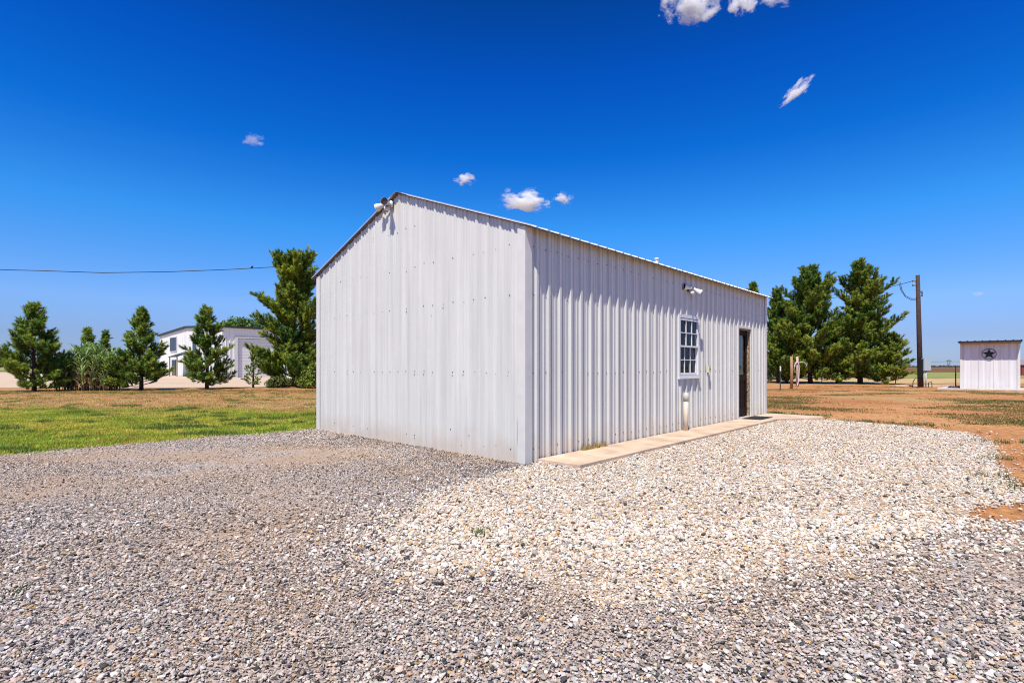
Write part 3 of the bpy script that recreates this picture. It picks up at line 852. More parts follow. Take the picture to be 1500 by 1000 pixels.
# concrete walk
cw = MB(); cw.prism([(.20, -.036), (.22, -.70), (7.9, -.70), (8.12, -.80), (8.95, -1.42), (9.42, -1.25), (9.42, -.036)], 0.0, .050)
tag(cw.build('sidewalk', M_conc, None, (AX, AY, 0), ANG), kind='structure')
mm = MB(); mm.prism([(7.42, -.50), (8.25, -.50), (8.25, -.10), (7.42, -.10)], .052, .064)
tag(mm.build('door_mat', mat('black_rubber', (.02, .017, .015), .8, bump=.5, bscale=200), None, (AX, AY, 0), ANG), 'thin black rubber mat on the walk before the brown door', 'door mat')
# dry tuft at the foot of the wall
tf = RNG.uniform(1.15, 1.75, 60); tx, ty = L2W(tf, -.045 - RNG.uniform(0, .05, 60))
o = blades('dry_tuft', tx, ty, RNG.uniform(.03, .11, 60), np.tile([[.55, .40, .16]], (60, 1)), 6, 'dry straw coloured weeds at the foot of the ribbed wall', .015, .005)
for v in o.data.vertices: v.co.z += .048

# ------------------------------------------------------------------ TREES
def tuft_template(nb, L, R, wd, seed):
    r = np.random.default_rng(seed)
    t = r.uniform(0, 1, nb) ** .7; a = r.uniform(0, 2 * np.pi, nb); spread = r.uniform(.5, 1.0, nb)
    base = np.stack([np.zeros(nb), np.zeros(nb), t * L * .8], 1)
    out = np.stack([np.cos(a), np.sin(a), np.zeros(nb)], 1)
    tip = base + out * (R * spread)[:, None] + np.array([0, 0, 1]) * (L * r.uniform(.15, .5, nb))[:, None]
    side = np.stack([-np.sin(a), np.cos(a), r.uniform(-.5, .5, nb)], 1) * wd
    return np.stack([base - side, base + side, tip], 1)     # nb,3,3

TUFTS = [tuft_template(64, .34, .135, .0115, k) for k in range(6)]

def frames(d):
    d = d / np.linalg.norm(d, axis=1, keepdims=True)
    ref = np.where(np.abs(d[:, 2:3]) < .9, np.array([[0, 0, 1.]]), np.array([[1., 0, 0]]))
    a = np.cross(ref, d); a /= np.linalg.norm(a, axis=1, keepdims=True); b = np.cross(d, a)
    return np.stack([a, b, d], 2)

def pine(label, px, depth, top_py, hw, seed, cat='tree', prof=None, dens=1.0, tuft=1.0, base_clear=.035, colA=(.075, .185, .032), colB=(.44, .54, .06), group=None, lean=(0, 0), limbs_extra=(), name='pine_tree', irr=False):
    r = np.random.default_rng(seed)
    x0 = at(px, depth); hgt = zat(top_py, depth); Rm = hw / F * depth
    t = thing(name, label, cat, (x0, depth, 0), 0, group)
    prof = prof or (lambda h: (1 - h) ** .95 * min(1.05, .7 + h * 2.5))
    tr = MB(); tr.smooth = True
    k = 9; pts = []; wob = r.normal(0, .012 * hgt, (k + 1, 2)); wob[0] = 0
    for i in range(k + 1):
        h = i / k; pts.append((wob[i, 0] * h + lean[0] * h * h * hgt, wob[i, 1] * h + lean[1] * h * h * hgt, h * hgt * .97))
    rb = .018 * hgt + .03
    tr.tube(pts, [max(.012, rb * (1 - i / k) ** .8) for i in range(k + 1)], 8)
    P = np.array(pts)
    def trunk_at(z): 
        q = np.clip(z / (hgt * .97) * k, 0, k - .001); i = int(q); f = q - i; return P[i] * (1 - f) + P[i + 1] * f
    tp = []; td = []; ts = []
    specs = []
    n_l = int((20 + hgt * 8) * dens)
    ga = r.uniform(0, 6.28)
    for i in range(n_l):
        h = base_clear + (0.985 - base_clear) * ((i + r.uniform(0, 1)) / n_l) ** 1.05
        az = ga + i * 2.4 + r.normal(0, .35)
        ln = Rm * prof(h) * (r.choice([r.uniform(.45, .75), r.uniform(.8, 1.25)]) if irr else r.uniform(.68, 1.12)) + .08
        el = .04 + 1.0 * h ** 1.2 + r.normal(0, .13)
        specs.append((h, az, ln, el))
    for sp in limbs_extra: specs.append(sp)
    for (h, az, ln, el) in specs:
        o = trunk_at(h * hgt)
        d = np.array([math.cos(az) * math.cos(el), math.sin(az) * math.cos(el), math.sin(el)])
        n = 5; lp = [o]; cur = d.copy()
        for j in range(n):
            cur = cur + np.array([0, 0, .10]) + r.normal(0, .07, 3); cur /= np.linalg.norm(cur)
            lp.append(lp[-1] + cur * ln / n)
        lr = .008 + .012 * ln
        tr.tube([tuple(p) for p in lp], [lr * (1 - j / n * .75) for j in range(n + 1)], 5, cap=False)
        lp = np.array(lp)
        # tufts on side twigs
        m = max(5, int((5 + ln * 11) * tuft))
        for j in range(m):
            f = .22 + .78 * (j + r.uniform(0, 1)) / m
            q = f * n; ii = min(int(q), n - 1); p = lp[ii] * (1 - (q - ii)) + lp[ii + 1] * (q - ii)
            fd = lp[ii + 1] - lp[ii]; fd /= np.linalg.norm(fd)
            sd = r.normal(0, 1, 3); sd[2] *= .6; sd -= fd * sd.dot(fd); sd /= np.linalg.norm(sd)
            tl = min(.8, .08 + ln * .33) * (1.12 - f) * r.uniform(.35, 1.4) + .06
            dirn = fd * r.uniform(.6, 1.1) + sd * .85 + np.array([0, 0, .15])
            dirn /= np.linalg.norm(dirn); q0 = p
            up = dirn.copy(); k2 = max(1, int(tl / .17 + .6))
            for jj in range(k2):                                   # needles sleeve the twig and its upturned tip
                up = up + np.array([0, 0, .28]); up /= np.linalg.norm(up)
                tp.append(q0 + r.normal(0, .02, 3)); td.append(up.copy()); ts.append(r.uniform(.75, 1.15)); q0 = q0 + up * tl / k2
        for _ in range(3):
            d2 = cur + r.normal(0, .35, 3) + np.array([0, 0, .2]); tp.append(lp[-1] + r.normal(0, .04, 3)); td.append(d2); ts.append(r.uniform(.8, 1.25))
    for _ in range(10):
        tp.append(trunk_at(hgt * r.uniform(.9, 1.0))); td.append(np.array([r.normal(0, .35), r.normal(0, .35), 1])); ts.append(1.1)
    tr.build('trunk', M_bark, t)
    tp = np.array(tp); td = np.array(td); ts = np.array(ts) * (.72 + .040 * hgt)
    if hgt < 2.5: ts *= .62
    FR = frames(td); which = r.integers(0, len(TUFTS), len(tp)); VV = []; CC = []
    mixv = np.clip(r.normal(.42, .28, len(tp)) + (fbm(tp[:, 0] * .9 + seed, tp[:, 2] * .9 + tp[:, 1] * .5, 3) - .5) * 1.2, 0, 1)
    cA, cB = np.array(colA), np.array(colB)
    for kx, T in enumerate(TUFTS):
        idx = np.nonzero(which == kx)[0]
        if not len(idx): continue
        V = np.einsum('nij,bvj->nbvi', FR[idx], T) * ts[idx][:, None, None, None] + tp[idx][:, None, None, :]
        col = (cA * (1 - mixv[idx])[:, None] + cB * mixv[idx][:, None])[:, None, :] * r.uniform(.7, 1.35, (len(idx), T.shape[0], 1))
        VV.append(V.reshape(-1, 3)); CC.append(np.repeat(col.reshape(-1, 3), 3, 0))
    V = np.concatenate(VV); V[:, 2] = np.maximum(V[:, 2], .02)
    np_tris('crown', V, np.concatenate(CC), M_needle, t)
    return t

def leafy(name, label, cat, loc, blobs, n, leaf, colA, colB, seed, trunk_h=1.0, group=None, stems=5):
    """broadleaf crown: blobs (x,y,z,rx,ry,rz) filled with leaf clumps"""
    r = np.random.default_rng(seed)
    t = thing(name, label, cat, loc, 0, group)
    tr = MB(); tr.smooth = True
    for b in blobs[:stems * 3]:
        m = Vector((b[0] * .3, b[1] * .3, trunk_h * .7)); tr.tube([(r.normal(0, .06), r.normal(0, .06), 0), m, (b[0], b[1], b[2])], [.03 * trunk_h + .02, .02 * trunk_h + .012, .01], 6)
    tr.build('trunk', M_bark, t)
    vol = np.array([b[3] * b[4] * b[5] for b in blobs]) ** .67; vol /= vol.sum()
    which = r.choice(len(blobs), n, p=vol); B = np.array(blobs)[which]
    d = r.normal(size=(n, 3)); d /= np.linalg.norm(d, axis=1, keepdims=True)
    rad = r.uniform(.45, 1.08, n)[:, None]
    P = B[:, :3] + d * rad * B[:, 3:6]
    nrm_ = d * .7 + r.normal(0, .6, (n, 3)) + np.array([0, 0, .3]); FRm = frames(nrm_)
    L = leaf * r.uniform(.6, 1.3, n)
    quad = np.array([[-.5, -.9, 0], [.5, -.9, 0], [.55, .3, .1], [-.5, -.9, 0], [.55, .3, .1], [0, 1, .0], [-.5, -.9, 0], [0, 1, 0], [-.55, .3, .1]])
    V = np.einsum('nij,vj->nvi', FRm, quad) * L[:, None, None] * .6 + P[:, None, :]
    mv = np.clip(r.normal(.5, .3, n), 0, 1)[:, None]
    col = (np.array(colA) * (1 - mv) + np.array(colB) * mv) * r.uniform(.75, 1.25, (n, 1))
    V = V.reshape(-1, 3); V[:, 2] = np.maximum(V[:, 2], .01)
    np_tris('crown', V, np.repeat(col, 9, 0), M_leaf, t)
    return t

D = lambda py: F * EYE / (py - HZ)
GL = 'young pines in the row along the left lawn'
pine('bushy young pine standing leftmost in the row along the lawn', 50, D(573), 450, 56, 11, group=GL, dens=1.2)
pine('young pine between the reed clump and the white barn', 207, D(571), 457, 46, 12, group=GL, dens=1.15)
pine('young pine standing in front of the corner of the white barn', 303, D(569.5), 455, 42, 13, group=GL, prof=lambda h: (1 - h) ** .8 * min(1, .7 + h * 2))
pine('tiny sapling pine in front of the overhead door of the barn', 371, D(568), 514, 15, 14, group=GL, dens=.7, tuft=.8)
pine('tall irregular pine touching the left end of the shed', 431, D(566.5), 378, 57, 15, irr=True, prof=lambda h: (1 - h ** 5) ** .8 * (.64 + .36 * math.sin(h * 9 + 1) ** 2), dens=1.5, tuft=1.1, colB=(.50, .58, .06),
     limbs_extra=((.53, 3.05, 2.7, .28), (.51, 3.25, 2.5, .3), (.82, 2.9, 2.0, .35), (.85, 3.3, 1.9, .45), (.88, 3.1, 1.7, .5), (.9, .2, 1.4, .6), (.92, -.3, 1.2, .7)))
pine('distant pine top rising behind the reed clump', 128, 36.5, 484, 24, 16)
pine('small distant pine behind the right side of the reed clump', 154, 38, 489, 17, 17)
GR = 'tall pines behind the wire fence right of the shed'
rp_ = lambda h: (1 - h ** 2.4) ** .8 * (.72 + .28 * math.sin(h * 11 + .6) ** 2)
CR = (.50, .55, .07)
pine('broad open pine right behind the two wooden posts', 1187, D(561.5), 398, 70, 21, group=GR, irr=True, prof=rp_, dens=1.35, colB=CR)
pine('tallest pine behind the fence, with a rounded narrow top', 1260, D(562), 389, 68, 22, group=GR, irr=True, prof=lambda h: (1 - h ** 2.2) ** .8 * (.72 + .28 * math.sin(h * 9 + 2) ** 2), dens=1.25, colB=CR)
pine('low bushy pine at the right end of the fence trees', 1296, D(562.5), 497, 30, 23, group=GR, irr=True, prof=lambda h: (1 - h ** 2) ** .7, dens=1.9, colB=CR, lean=(.22, 0))
pine('shorter pine beside the far corner of the shed', 1140, D(560), 428, 34, 24, group=GR, irr=True, prof=rp_, dens=1.6, colB=CR)
pine('low pine filling the gap between the shed and the wooden posts', 1152, 39.5, 476, 36, 26, group=GR, irr=True, prof=lambda h: (1 - h ** 2) ** .7, dens=1.6, colB=CR)
pine('low spreading pine between the two tallest pines', 1226, 38.5, 478, 34, 27, group=GR, irr=True, prof=lambda h: (1 - h ** 2) ** .7, dens=1.7, colB=CR)
pine('pine top peeking over the far roof edge of the shed', 1103, 38, 418, 16, 25, group=GR, irr=True, prof=rp_, dens=1.2)
leafy('shrub', 'bright yellow green leafy shrub beside the left end of the shed', 'shrub', (at(455, 30.5), 30.5, 0),
      [(0, 0, .7, .55, .5, .6), (.45, .1, .5, .5, .4, .45), (-.4, .0, .45, .5, .4, .4), (.3, .1, 1.25, .4, .4, .35), (.1, -.2, .3, .7, .4, .3)], 3800, .10, (.10, .17, .02), (.30, .36, .04), 31, .5)
leafy('shrub', 'low dark green shrub under the tall pine by the barn', 'shrub', (at(408, 31), 31, 0), [(0, 0, .35, .6, .5, .35), (.5, .1, .3, .45, .4, .28), (-.4, 0, .25, .4, .4, .25)], 2200, .08, (.05, .09, .02), (.14, .17, .03), 32, .4)
leafy('broadleaf_tree', 'rounded green broadleaf tree rising behind the barn roof', 'tree', (at(352, 92), 92, 0),
      [(0, 0, 6.5, 4, 4, 3.4), (-3.0, 0, 6.2, 2.6, 3, 2.8), (3.2, 0, 6.0, 3.0, 3, 2.4), (.8, 0, 8.2, 2.2, 2.4, 1.6), (-1.4, 0, 8.0, 1.8, 2, 1.5), (5.2, 0, 5.6, 2, 2, 1.6)], 9000, .38, (.05, .11, .015), (.17, .28, .035), 33, 4)
GF = 'distant trees at the far left'
for i, (px, dd, tp_, lab) in enumerate(((-14, 150, 514, 'dark distant tree cut by the left picture edge'), (8, 165, 516, 'dark distant tree just left of the first pine'), (30, 170, 519, 'distant tree hidden in part by the first pine'))):
    hh = zat(tp_, dd)
    leafy('broadleaf_tree', lab, 'tree', (at(px, dd), dd, 0), [(0, 0, hh * .62, hh * .4, hh * .4, hh * .35), (hh * .3, 0, hh * .5, hh * .3, hh * .3, hh * .3), (-hh * .3, 0, hh * .5, hh * .3, hh * .3, hh * .28)], 2500, .5, (.03, .06, .015), (.08, .12, .03), 40 + i, hh * .4, GF)

def reed():
    r = np.random.default_rng(51)
    dd = 28.0; x0 = at(131, dd)
    t = thing('reed_clump', 'dense clump of tall green reeds with dry canes between two young pines', 'reeds', (x0, dd, 0))
    st = MB(); V = []; Cc = []
    for i in range(300):
        bx, by = r.uniform(-1.45, 1.45), r.normal(0, .4); bx = max(-1.5, min(1.5, bx))
        hh = r.uniform(1.3, 2.5) * (1 - .18 * abs(bx)); lx, ly = bx * .22 + r.normal(0, .16), r.normal(0, .2)
        p = [np.array([bx + lx * f ** 1.5 * hh * .5, by + ly * f ** 1.5 * hh * .5, f * hh]) for f in (0, .35, .7, 1)]
        st.tube([tuple(q) for q in p], [.014, .012, .009, .004], 5, cap=False)
        nl = r.integers(13, 20)
        for j in range(nl):
            f = .06 + .94 * (j + r.random()) / nl; q = f * 3; ii = min(int(q), 2); base = p[ii] * (1 - (q - ii)) + p[ii + 1] * (q - ii)
            az = r.uniform(0, 6.28); L = r.uniform(.4, .8); el = r.uniform(.5, 1.15); w = r.uniform(.022, .042)
            d = np.array([math.cos(az) * math.cos(el), math.sin(az) * math.cos(el), math.sin(el)]); s = np.array([-math.sin(az), math.cos(az), 0]) * w
            m1 = base + d * L * .5; m2 = base + d * L * .8 + np.array([math.cos(az), math.sin(az), -.6]) * L * .22
            dry = r.random() < np.clip(.85 - f * 1.35, .03, .7)
            col = np.array([.58, .42, .22]) * r.uniform(.6, 1.2) if dry else (np.array([.20, .34, .08]) * r.uniform(.7, 1.3) + np.array([.18, .20, .10]) * max(0, r.normal(.4, .4)))
            for tri in ((base - s * .6, base + s * .6, m1 + s), (base - s * .6, m1 + s, m1 - s), (m1 - s, m1 + s, m2)):
                V.append(tri); Cc += [col] * 3
    st.build('stem', mat('cane', (.36, .28, .13), .8, var=.3, scale=6), t)
    V = np.array(V).reshape(-1, 3); V[:, 2] = np.maximum(V[:, 2], .01)
    np_tris('leaves', V, np.array(Cc), M_leaf, t)
reed()

# ------------------------------------------------------------------ BARN at the left
BX, BY = -33.1, 59.9
barn = thing('metal_barn', 'large white metal barn with overhead door behind the row of young pines', 'barn', (BX, BY, 0), ANG)
M_barn = metal_wall_mat('barn_steel', (.88, .865, .81), .15)
M_barn_dark = mat('dark_green_trim', (.02, .035, .03), .5)
M_dark_glass = mat('dark_glass', (.02, .025, .03), .1)
BW, BL, BH, BK = 26.0, 22.0, 5.72, .045
OD = (1.66, 6.2, .02, 4.58)
btop = lambda q: BH + BK * min(q, BW - q)
mb = MB(); ribbed_wall(mb, profile(BL, .4, .45, .05, .06, .03, False), long_map, lambda s: BH, (OD,)); mb.build('wall', M_barn, barn)
WINS = [(8.6, 10.4, 2.9, 4.6), (17.3, 20.4, 3.3, 5.4)]
mb = MB(); ribbed_wall(mb, with_ridge(profile(BW, .4, .45, .05, .06, .03, False), BW / 2), gab_map, btop); mb.build('wall', M_barn, barn)
mb = MB(); ribbed_wall(mb, with_ridge(profile(BW, .4, .9, .05, .06, .03, False), BW / 2), lambda q, d, z: (BL + d, q, z), btop); mb.build('wall', M_barn, barn)
mb = MB(); ribbed_wall(mb, profile(BL, .4, .9, .05, .06, .03, False), lambda s, d, z: (s, BW + d, z), lambda s: BH); mb.build('wall', M_barn, barn)
br = MB()
for side in (1, -1):
    Y = (lambda w: w) if side > 0 else (lambda w: BW - w)
    w0, w1 = -.3, BW / 2; s0, s1 = -.25, BL + .3
    z = lambda w, tt: BH + BK * w + tt
    n = len(br.v)
    br.v += [(s0, Y(w0), z(w0, .01)), (s1, Y(w0), z(w0, .01)), (s1, Y(w1), z(w1, .01)), (s0, Y(w1), z(w1, .01)), (s0, Y(w0), z(w0, .26)), (s1, Y(w0), z(w0, .26)), (s1, Y(w1), z(w1, .26)), (s0, Y(w1), z(w1, .26))]
    for q in ((3, 2, 1, 0), (4, 5, 6, 7), (0, 1, 5, 4), (1, 2, 6, 5), (2, 3, 7, 6), (3, 0, 4, 7)): br.face([n + i for i in q])
br.build('roof', M_barn_dark, barn)
od = MB(); npan = 12
for k in range(npan):
    z0 = .02 + k * 4.5 / npan
    od.box(OD[0] + .01, OD[1] - .01, .13, .18, z0 + .012, z0 + 4.5 / npan - .012)
od.box(OD[0] + .01, OD[1] - .01, .15, .17, .02, 4.55)
od.build('overhead_door', mat('door_panels', (.78, .76, .72), .5, var=.04), barn)
tb = MB(); tb.box(OD[0] - .28, OD[0], -.09, .16, 0, OD[3] + .2); tb.box(OD[1], OD[1] + .28, -.09, .16, 0, OD[3] + .2); tb.box(OD[0], OD[1], -.09, .16, OD[3], OD[3] + .2)
tb.build('door_trim', M_trim, barn)
for (q0, q1, z0, z1) in WINS:
    w = MB(); w.box(-.10, -.051, q0, q1, z0, z1); wo = w.build('window', M_vinyl, barn)
    w = MB(); w.box(-.115, -.101, q0 + .12, q1 - .12, z0 + .12, z1 - .12); w.build('pane', M_dark_glass, wo)
w = MB(); w.box(-.12, -.051, 17.6, 19.4, .02, 2.2); w.build('door', M_dark_glass, barn)
ap = MB(); n = 0
ap.quad((-.05, 10.6, 3.2), (-.05, 14.2, 3.2), (-1.8, 14.2, 2.55), (-1.8, 10.6, 2.55)); ap.quad((-.05, 10.6, 3.12), (-1.8, 10.6, 2.47), (-1.8, 14.2, 2.47), (-.05, 14.2, 3.12)); ap.quad((-1.8, 10.6, 2.47), (-1.8, 10.6, 2.55), (-1.8, 14.2, 2.55), (-1.8, 14.2, 2.47))
ap.quad((-.05, 14.2, 3.2), (-.05, 14.2, 3.12), (-1.8, 14.2, 2.47), (-1.8, 14.2, 2.55)); ap.quad((-.05, 10.6, 3.12), (-.05, 10.6, 3.2), (-1.8, 10.6, 2.55), (-1.8, 10.6, 2.47))
ao = ap.build('awning', M_barn_dark, barn)
for q in (10.8, 14.0):
    po = MB(); po.box(-1.75, -1.63, q - .06, q + .06, 0, 2.50); po.build('post', mat('awning_post', (.30, .25, .18), .7), ao)
w = MB(); w.box(-.11, -.051, 11.6, 12.9, .02, 2.2); w.build('door', mat('teal_door', (.10, .30, .30), .5), barn)

M_small = metal_wall_mat('bright_white_steel', (.78, .77, .75), .3)
# ------------------------------------------------------------------ STAR SHED at the right
SX, SY = 24.8, 29.0
S_ANG = math.atan2(-WY, -WX)     # local X along the front towards the right, local Y to the back
small = thing('storage_shed', 'small white ribbed shed with black star on its front at the right', 'shed', (SX, SY, 0), S_ANG)
SWd, SD, SH = 2.34, 2.6, 2.50
ov = .50; sk = .03
mbx = MB(); ribbed_wall(mbx, profile(SWd, .15, .30, .022, .025, .010, False), lambda s, d, z: (s, -d, z), lambda s: SH, zbot=.06); mbx.build('wall', M_small, small)
mbx = MB(); ribbed_wall(mbx, profile(SD, .15, .30, .022, .025, .010, False), lambda s, d, z: (-d, s, z), lambda s: SH - sk * s, zbot=.06)
mbx.build('wall', M_small, small)
mbx = MB(); ribbed_wall(mbx, profile(SD, .15, .30, .022, .025, .010, False), lambda s, d, z: (SWd + d, s, z), lambda s: SH - sk * s, zbot=.06); mbx.build('wall', M_small, small)
mbx = MB(); ribbed_wall(mbx, profile(SWd, .15, .30, .022, .025, .010, False), lambda s, d, z: (s, SD + d, z), lambda s: SH - sk * SD, zbot=.06); mbx.build('wall', M_small, small)
for (cx, sx, cy, sy) in ((0, 1, 0, 1), (SWd, -1, 0, 1)):
    m = MB(); P = [(-.026, -.026), (.07, -.026), (.07, -.001), (-.001, -.001), (-.001, .07), (-.026, .07)]; P = [(cx + sx * a, cy + sy * b) for a, b in P]
    m.prism(P if sx > 0 else P[::-1], .06, SH - .005); m.build('corner_trim', M_trim, small)
rf = MB(); pr = profile(SWd + .2, .1, .30, .03, .035, .016, False)
for (a, da), (b, db) in zip(pr, pr[1:]):
    z0 = SH + sk * ov + .115; z1 = SH - sk * (SD + .15) + .115
    rf.quad((a - .1, -ov, z0 + da), (b - .1, -ov, z0 + db), (b - .1, SD + .15, z1 + db), (a - .1, SD + .15, z1 + da))
    rf.quad((a - .1, -ov, z0 - .085), (b - .1, -ov, z0 - .085), (b - .1, -ov, z0 + db), (a - .1, -ov, z0 + da))
rf.build('roof', mat('dark_roof_metal', (.012, .012, .016), .5), small)
pl = MB()
pl.box(-.06, SWd + .06, -ov + .03, -ov + .075, SH + .01, SH + .095)
pl.box(-.06, SWd + .06, -ov / 2, -ov / 2 + .045, SH + .005, SH + .09)
for xx in (.0, SWd - .05, SWd / 2): pl.box(xx, xx + .045, -ov + .076, -.002, SH - .03, SH + .004)
pl.build('purlin', mat('tan_lumber', (.46, .30, .17), .8, var=.2, scale=10), small)
bs = MB(); cxs, cz, R_ = 1.16, 1.93, .285
pts = [(cxs + (R_ if k % 2 == 0 else R_ * .40) * math.cos(math.pi / 2 + k * math.pi / 5), cz + (R_ if k % 2 == 0 else R_ * .40) * math.sin(math.pi / 2 + k * math.pi / 5)) for k in range(10)]
ctr = (cxs, -.075, cz)
for k in range(10):
    a, b = pts[k], pts[(k + 1) % 10]
    bs.poly([(a[0], -.040, a[1]), (b[0], -.040, b[1]), ctr]); bs.poly([(b[0], -.040, b[1]), (a[0], -.040, a[1]), (cxs, -.034, cz)])
bs.smooth = True
bs.tube([(cxs + R_ * math.cos(k * math.pi / 20), -.043, cz + R_ * math.sin(k * math.pi / 20)) for k in range(41)], .013, 8)
star = bs.build('barn_star', M_black, None, (SX, SY, 0), S_ANG); tag(star, 'black metal five point star in a ring on the small white shed', 'wall star')
sb = MB(); sb.prism([(-.95, -.75), (SWd + 1.2, -.60), (SWd + 1.2, SD + .3), (-.75, SD + .2), (-1.0, .3)], 0, .06)
tag(sb.build('concrete_slab', M_pale_conc, None, (SX, SY, 0), S_ANG), kind='structure')
bk = MB(); bk.smooth = True
for i in range(9):
    bk.tube([(-.55 + i * .06, .15 + .03 * (i % 3), .062), (-.50 + i * .06, .30, .11 + .02 * (i % 2)), (-.50 + i * .06, .55, .062)], [.03, .05, .03], 7)
tag(bk.build('black_tarp', M_black, None, (SX, SY, 0), S_ANG), 'crumpled black tarp on the slab left of the star shed', 'tarp')
# red building far beyond
rbx = at(1506, 75); red = thing('red_barn', 'dark red building showing at the right picture edge beyond the star shed', 'barn', (rbx, 75, 0))
m = MB(); m.box(-.9, 7, 0, 6, 0, 1.5); m.build('wall', mat('red_paint', (.28, .05, .04), .7, var=.2), red)
m = MB(); m.poly([(-1.1, -.2, 1.505), (7.2, -.2, 1.505), (7.2, 3, 2.3), (-1.1, 3, 2.3)]); m.poly([(-1.1, 6.2, 1.505), (-1.1, 3, 2.3), (7.2, 3, 2.3), (7.2, 6.2, 1.505)]); m.build('roof', mat('red_roof', (.30, .22, .24), .6), red)

# ------------------------------------------------------------------ UTILITY POLE
pd = D(567); px0 = at(1348.3, pd); ph = zat(403, pd)
pole = thing('utility_pole', 'dark wooden utility pole with grey meter box left of the star shed', 'utility pole', (px0, pd, 0))
dx = at(1344.3, pd) - px0
m = MB(); m.smooth = True; m.tube([(0, 0, 0), (dx * .5, 0, ph * .5), (dx, 0, ph)], [.15, .13, .108], 14); m.build('pole', M_pole, pole)
m = MB(); m.box(-.07, .36, -.36, -.17, 1.0, 1.76); mo = m.build('meter_box', M_grey_box, pole)
m = MB(); m.box(-.06, .35, -.375, -.361, 1.02, 1.70); m.build('door', mat('grey_door', (.46, .55, .60), .4), mo)
m = MB(); m.box(-.24, -.075, -.30, -.12, .60, 1.70); m.build('breaker_box', M_black, pole)
m = MB(); m.smooth = True
for xx, rr_ in ((.12, .035), (.0, .022)): m.tube([(xx, -.27, 0), (xx, -.27, 1.0)], rr_, 10)
m.build('conduit', mat('pale_conduit', (.62, .63, .62), .4), pole)
m = MB(); m.smooth = True
m.tube([(-.55, -.1, 0), (-.52, -.1, .35), (-.38, -.1, .55), (-.2, -.12, .60), (-.17, -.12, .9)], .022, 8); m.build('cable', M_black, pole); m = MB(); m.smooth = True
m.tube([(.28, -.25, 0), (.30, -.25, .30), (.45, -.25, .34), (.50, -.25, .25), (.50, -.25, 0)], .02, 8)
m.build('cable', M_black, pole)
M_ins = mat('insulator', (.10, .09, .09), .3)
for (a, b) in (((dx - .10, -.02, ph - .38), (dx - .32, -.02, ph - .36)), ((dx - .05, -.02, ph - .62), (dx - .30, -.02, ph - .62)), ((dx + .08, -.02, ph - 1.0), (dx + .25, -.02, ph - 1.05)), ((dx + .25, -.02, ph - .95), (dx + .25, -.02, ph - 1.25))):
    m = MB(); m.smooth = True; m.tube([a, b], .03, 8); m.tube([b, (b[0] - .02, b[1], b[2] - .01)], .055, 8); m.build('insulator', M_ins, pole)
def wire(name, label, pts, r, cat='power line'):
    m = MB(); m.smooth = True; m.tube(pts, r, 6, cap=False); return tag(m.build(name, M_black), label, cat)
def cat_pts(a, b, sag, n=24):
    a = Vector(a); b = Vector(b); return [tuple(a.lerp(b, i / n) - Vector((0, 0, sag * 4 * (i / n) * (1 - i / n)))) for i in range(n + 1)]
wx0, wz0 = px0 + dx - .32, ph - .36
wire('overhead_wire', 'service wire running left from the utility pole into the pines', cat_pts((wx0, pd, wz0), (at(1150, 46), 46, zat(440, 46)), .35), .016)
m = MB(); m.smooth = True
for k in (0, 1):
    m.tube([(dx - 1.05 - .1 * k, 0, ph - .42), (dx - .98 - .03 * k, 0, ph - .85 - .1 * k), (dx - .75, 0, ph - 1.25 - .08 * k), (dx - .4, 0, ph - 1.42 - .08 * k), (dx - .08, 0, ph - 1.42 - .06 * k)], .017, 6)
m.build('drip_loop', M_black, pole)
wl_ = [( -60, 393.5), (60, 396.5), (150, 399.5), (250, 398), (340, 394.5), (420, 390)]
wp = []
for i in range(len(wl_) - 1):
    for j in range(6):
        f = j / 6; a = wl_[i]; b = wl_[i + 1]; qx = a[0] + (b[0] - a[0]) * f; qy = a[1] + (b[1] - a[1]) * f; wp.append((at(qx, 36), 36, zat(qy, 36)))
wire('overhead_wire', 'black overhead wire crossing the sky above the left trees', wp, .024)
# small bird on the wire
bx, bz = at(369, 36), zat(393.4, 36)
m = MB(); m.smooth = True
m.tube([(-.13, 0, .02), (-.05, 0, .05), (.0, 0, .09), (.04, 0, .14), (.07, 0, .17), (.10, 0, .165)], [.008, .04, .06, .05, .036, .006], 8); m.tube([(-.02, 0, .05), (-.02, 0, .015)], .006, 5)
tag(m.build('bird', M_black, None, (bx, 36, bz + .005)), 'small dark bird perched on the wire beside the tall pine', 'bird')

# ------------------------------------------------------------------ FENCE and posts at the right
fa = (at(1100, D(561)), D(561)); fb = (at(1312, D(562)), D(562)); fc = (at(1400, D(567)), D(567)); fd_ = (at(1440, 37), 37)
fence = thing('wire_fence', 'woven wire fence on dark steel posts in front of the right pines', 'fence', (fa[0], fa[1], 0))
line = [fa, fb, fc, fd_]
def along(line, step):
    out = []
    for a, b in zip(line, line[1:]):
        d = math.dist(a, b); k = max(1, round(d / step))
        for j in range(k): out.append((a[0] + (b[0] - a[0]) * j / k, a[1] + (b[1] - a[1]) * j / k))
    out.append(line[-1]); return out
M_wire = mat('fence_wire', (.22, .21, .21), .5, metal=.6)
M_tpost = mat('steel_post', (.03, .045, .03), .6)
for (x, y) in along(line, 2.6):
    m = MB(); x -= fa[0]; y -= fa[1]; m.box(x - .03, x + .03, y - .006, y + .006, 0, 1.32); m.box(x - .006, x + .006, y + .0065, y + .045, 0, 1.315); m.build('post', M_tpost, fence)
m = MB()
for z in (.15, .3, .45, .6, .75, .9, 1.05, 1.22):
    for a, b in zip(line, line[1:]): m.tube([(a[0] - fa[0], a[1] - fa[1] - .02, z), (b[0] - fa[0], b[1] - fa[1] - .02, z)], .0035, 4, cap=False)
for (x, y) in along(line[:2], .15): m.tube([(x - fa[0], y - fa[1] - .02, .05), (x - fa[0], y - fa[1] - .02, 1.05)], .0025, 3, cap=False)
m.build('wire_mesh', M_wire, fence)
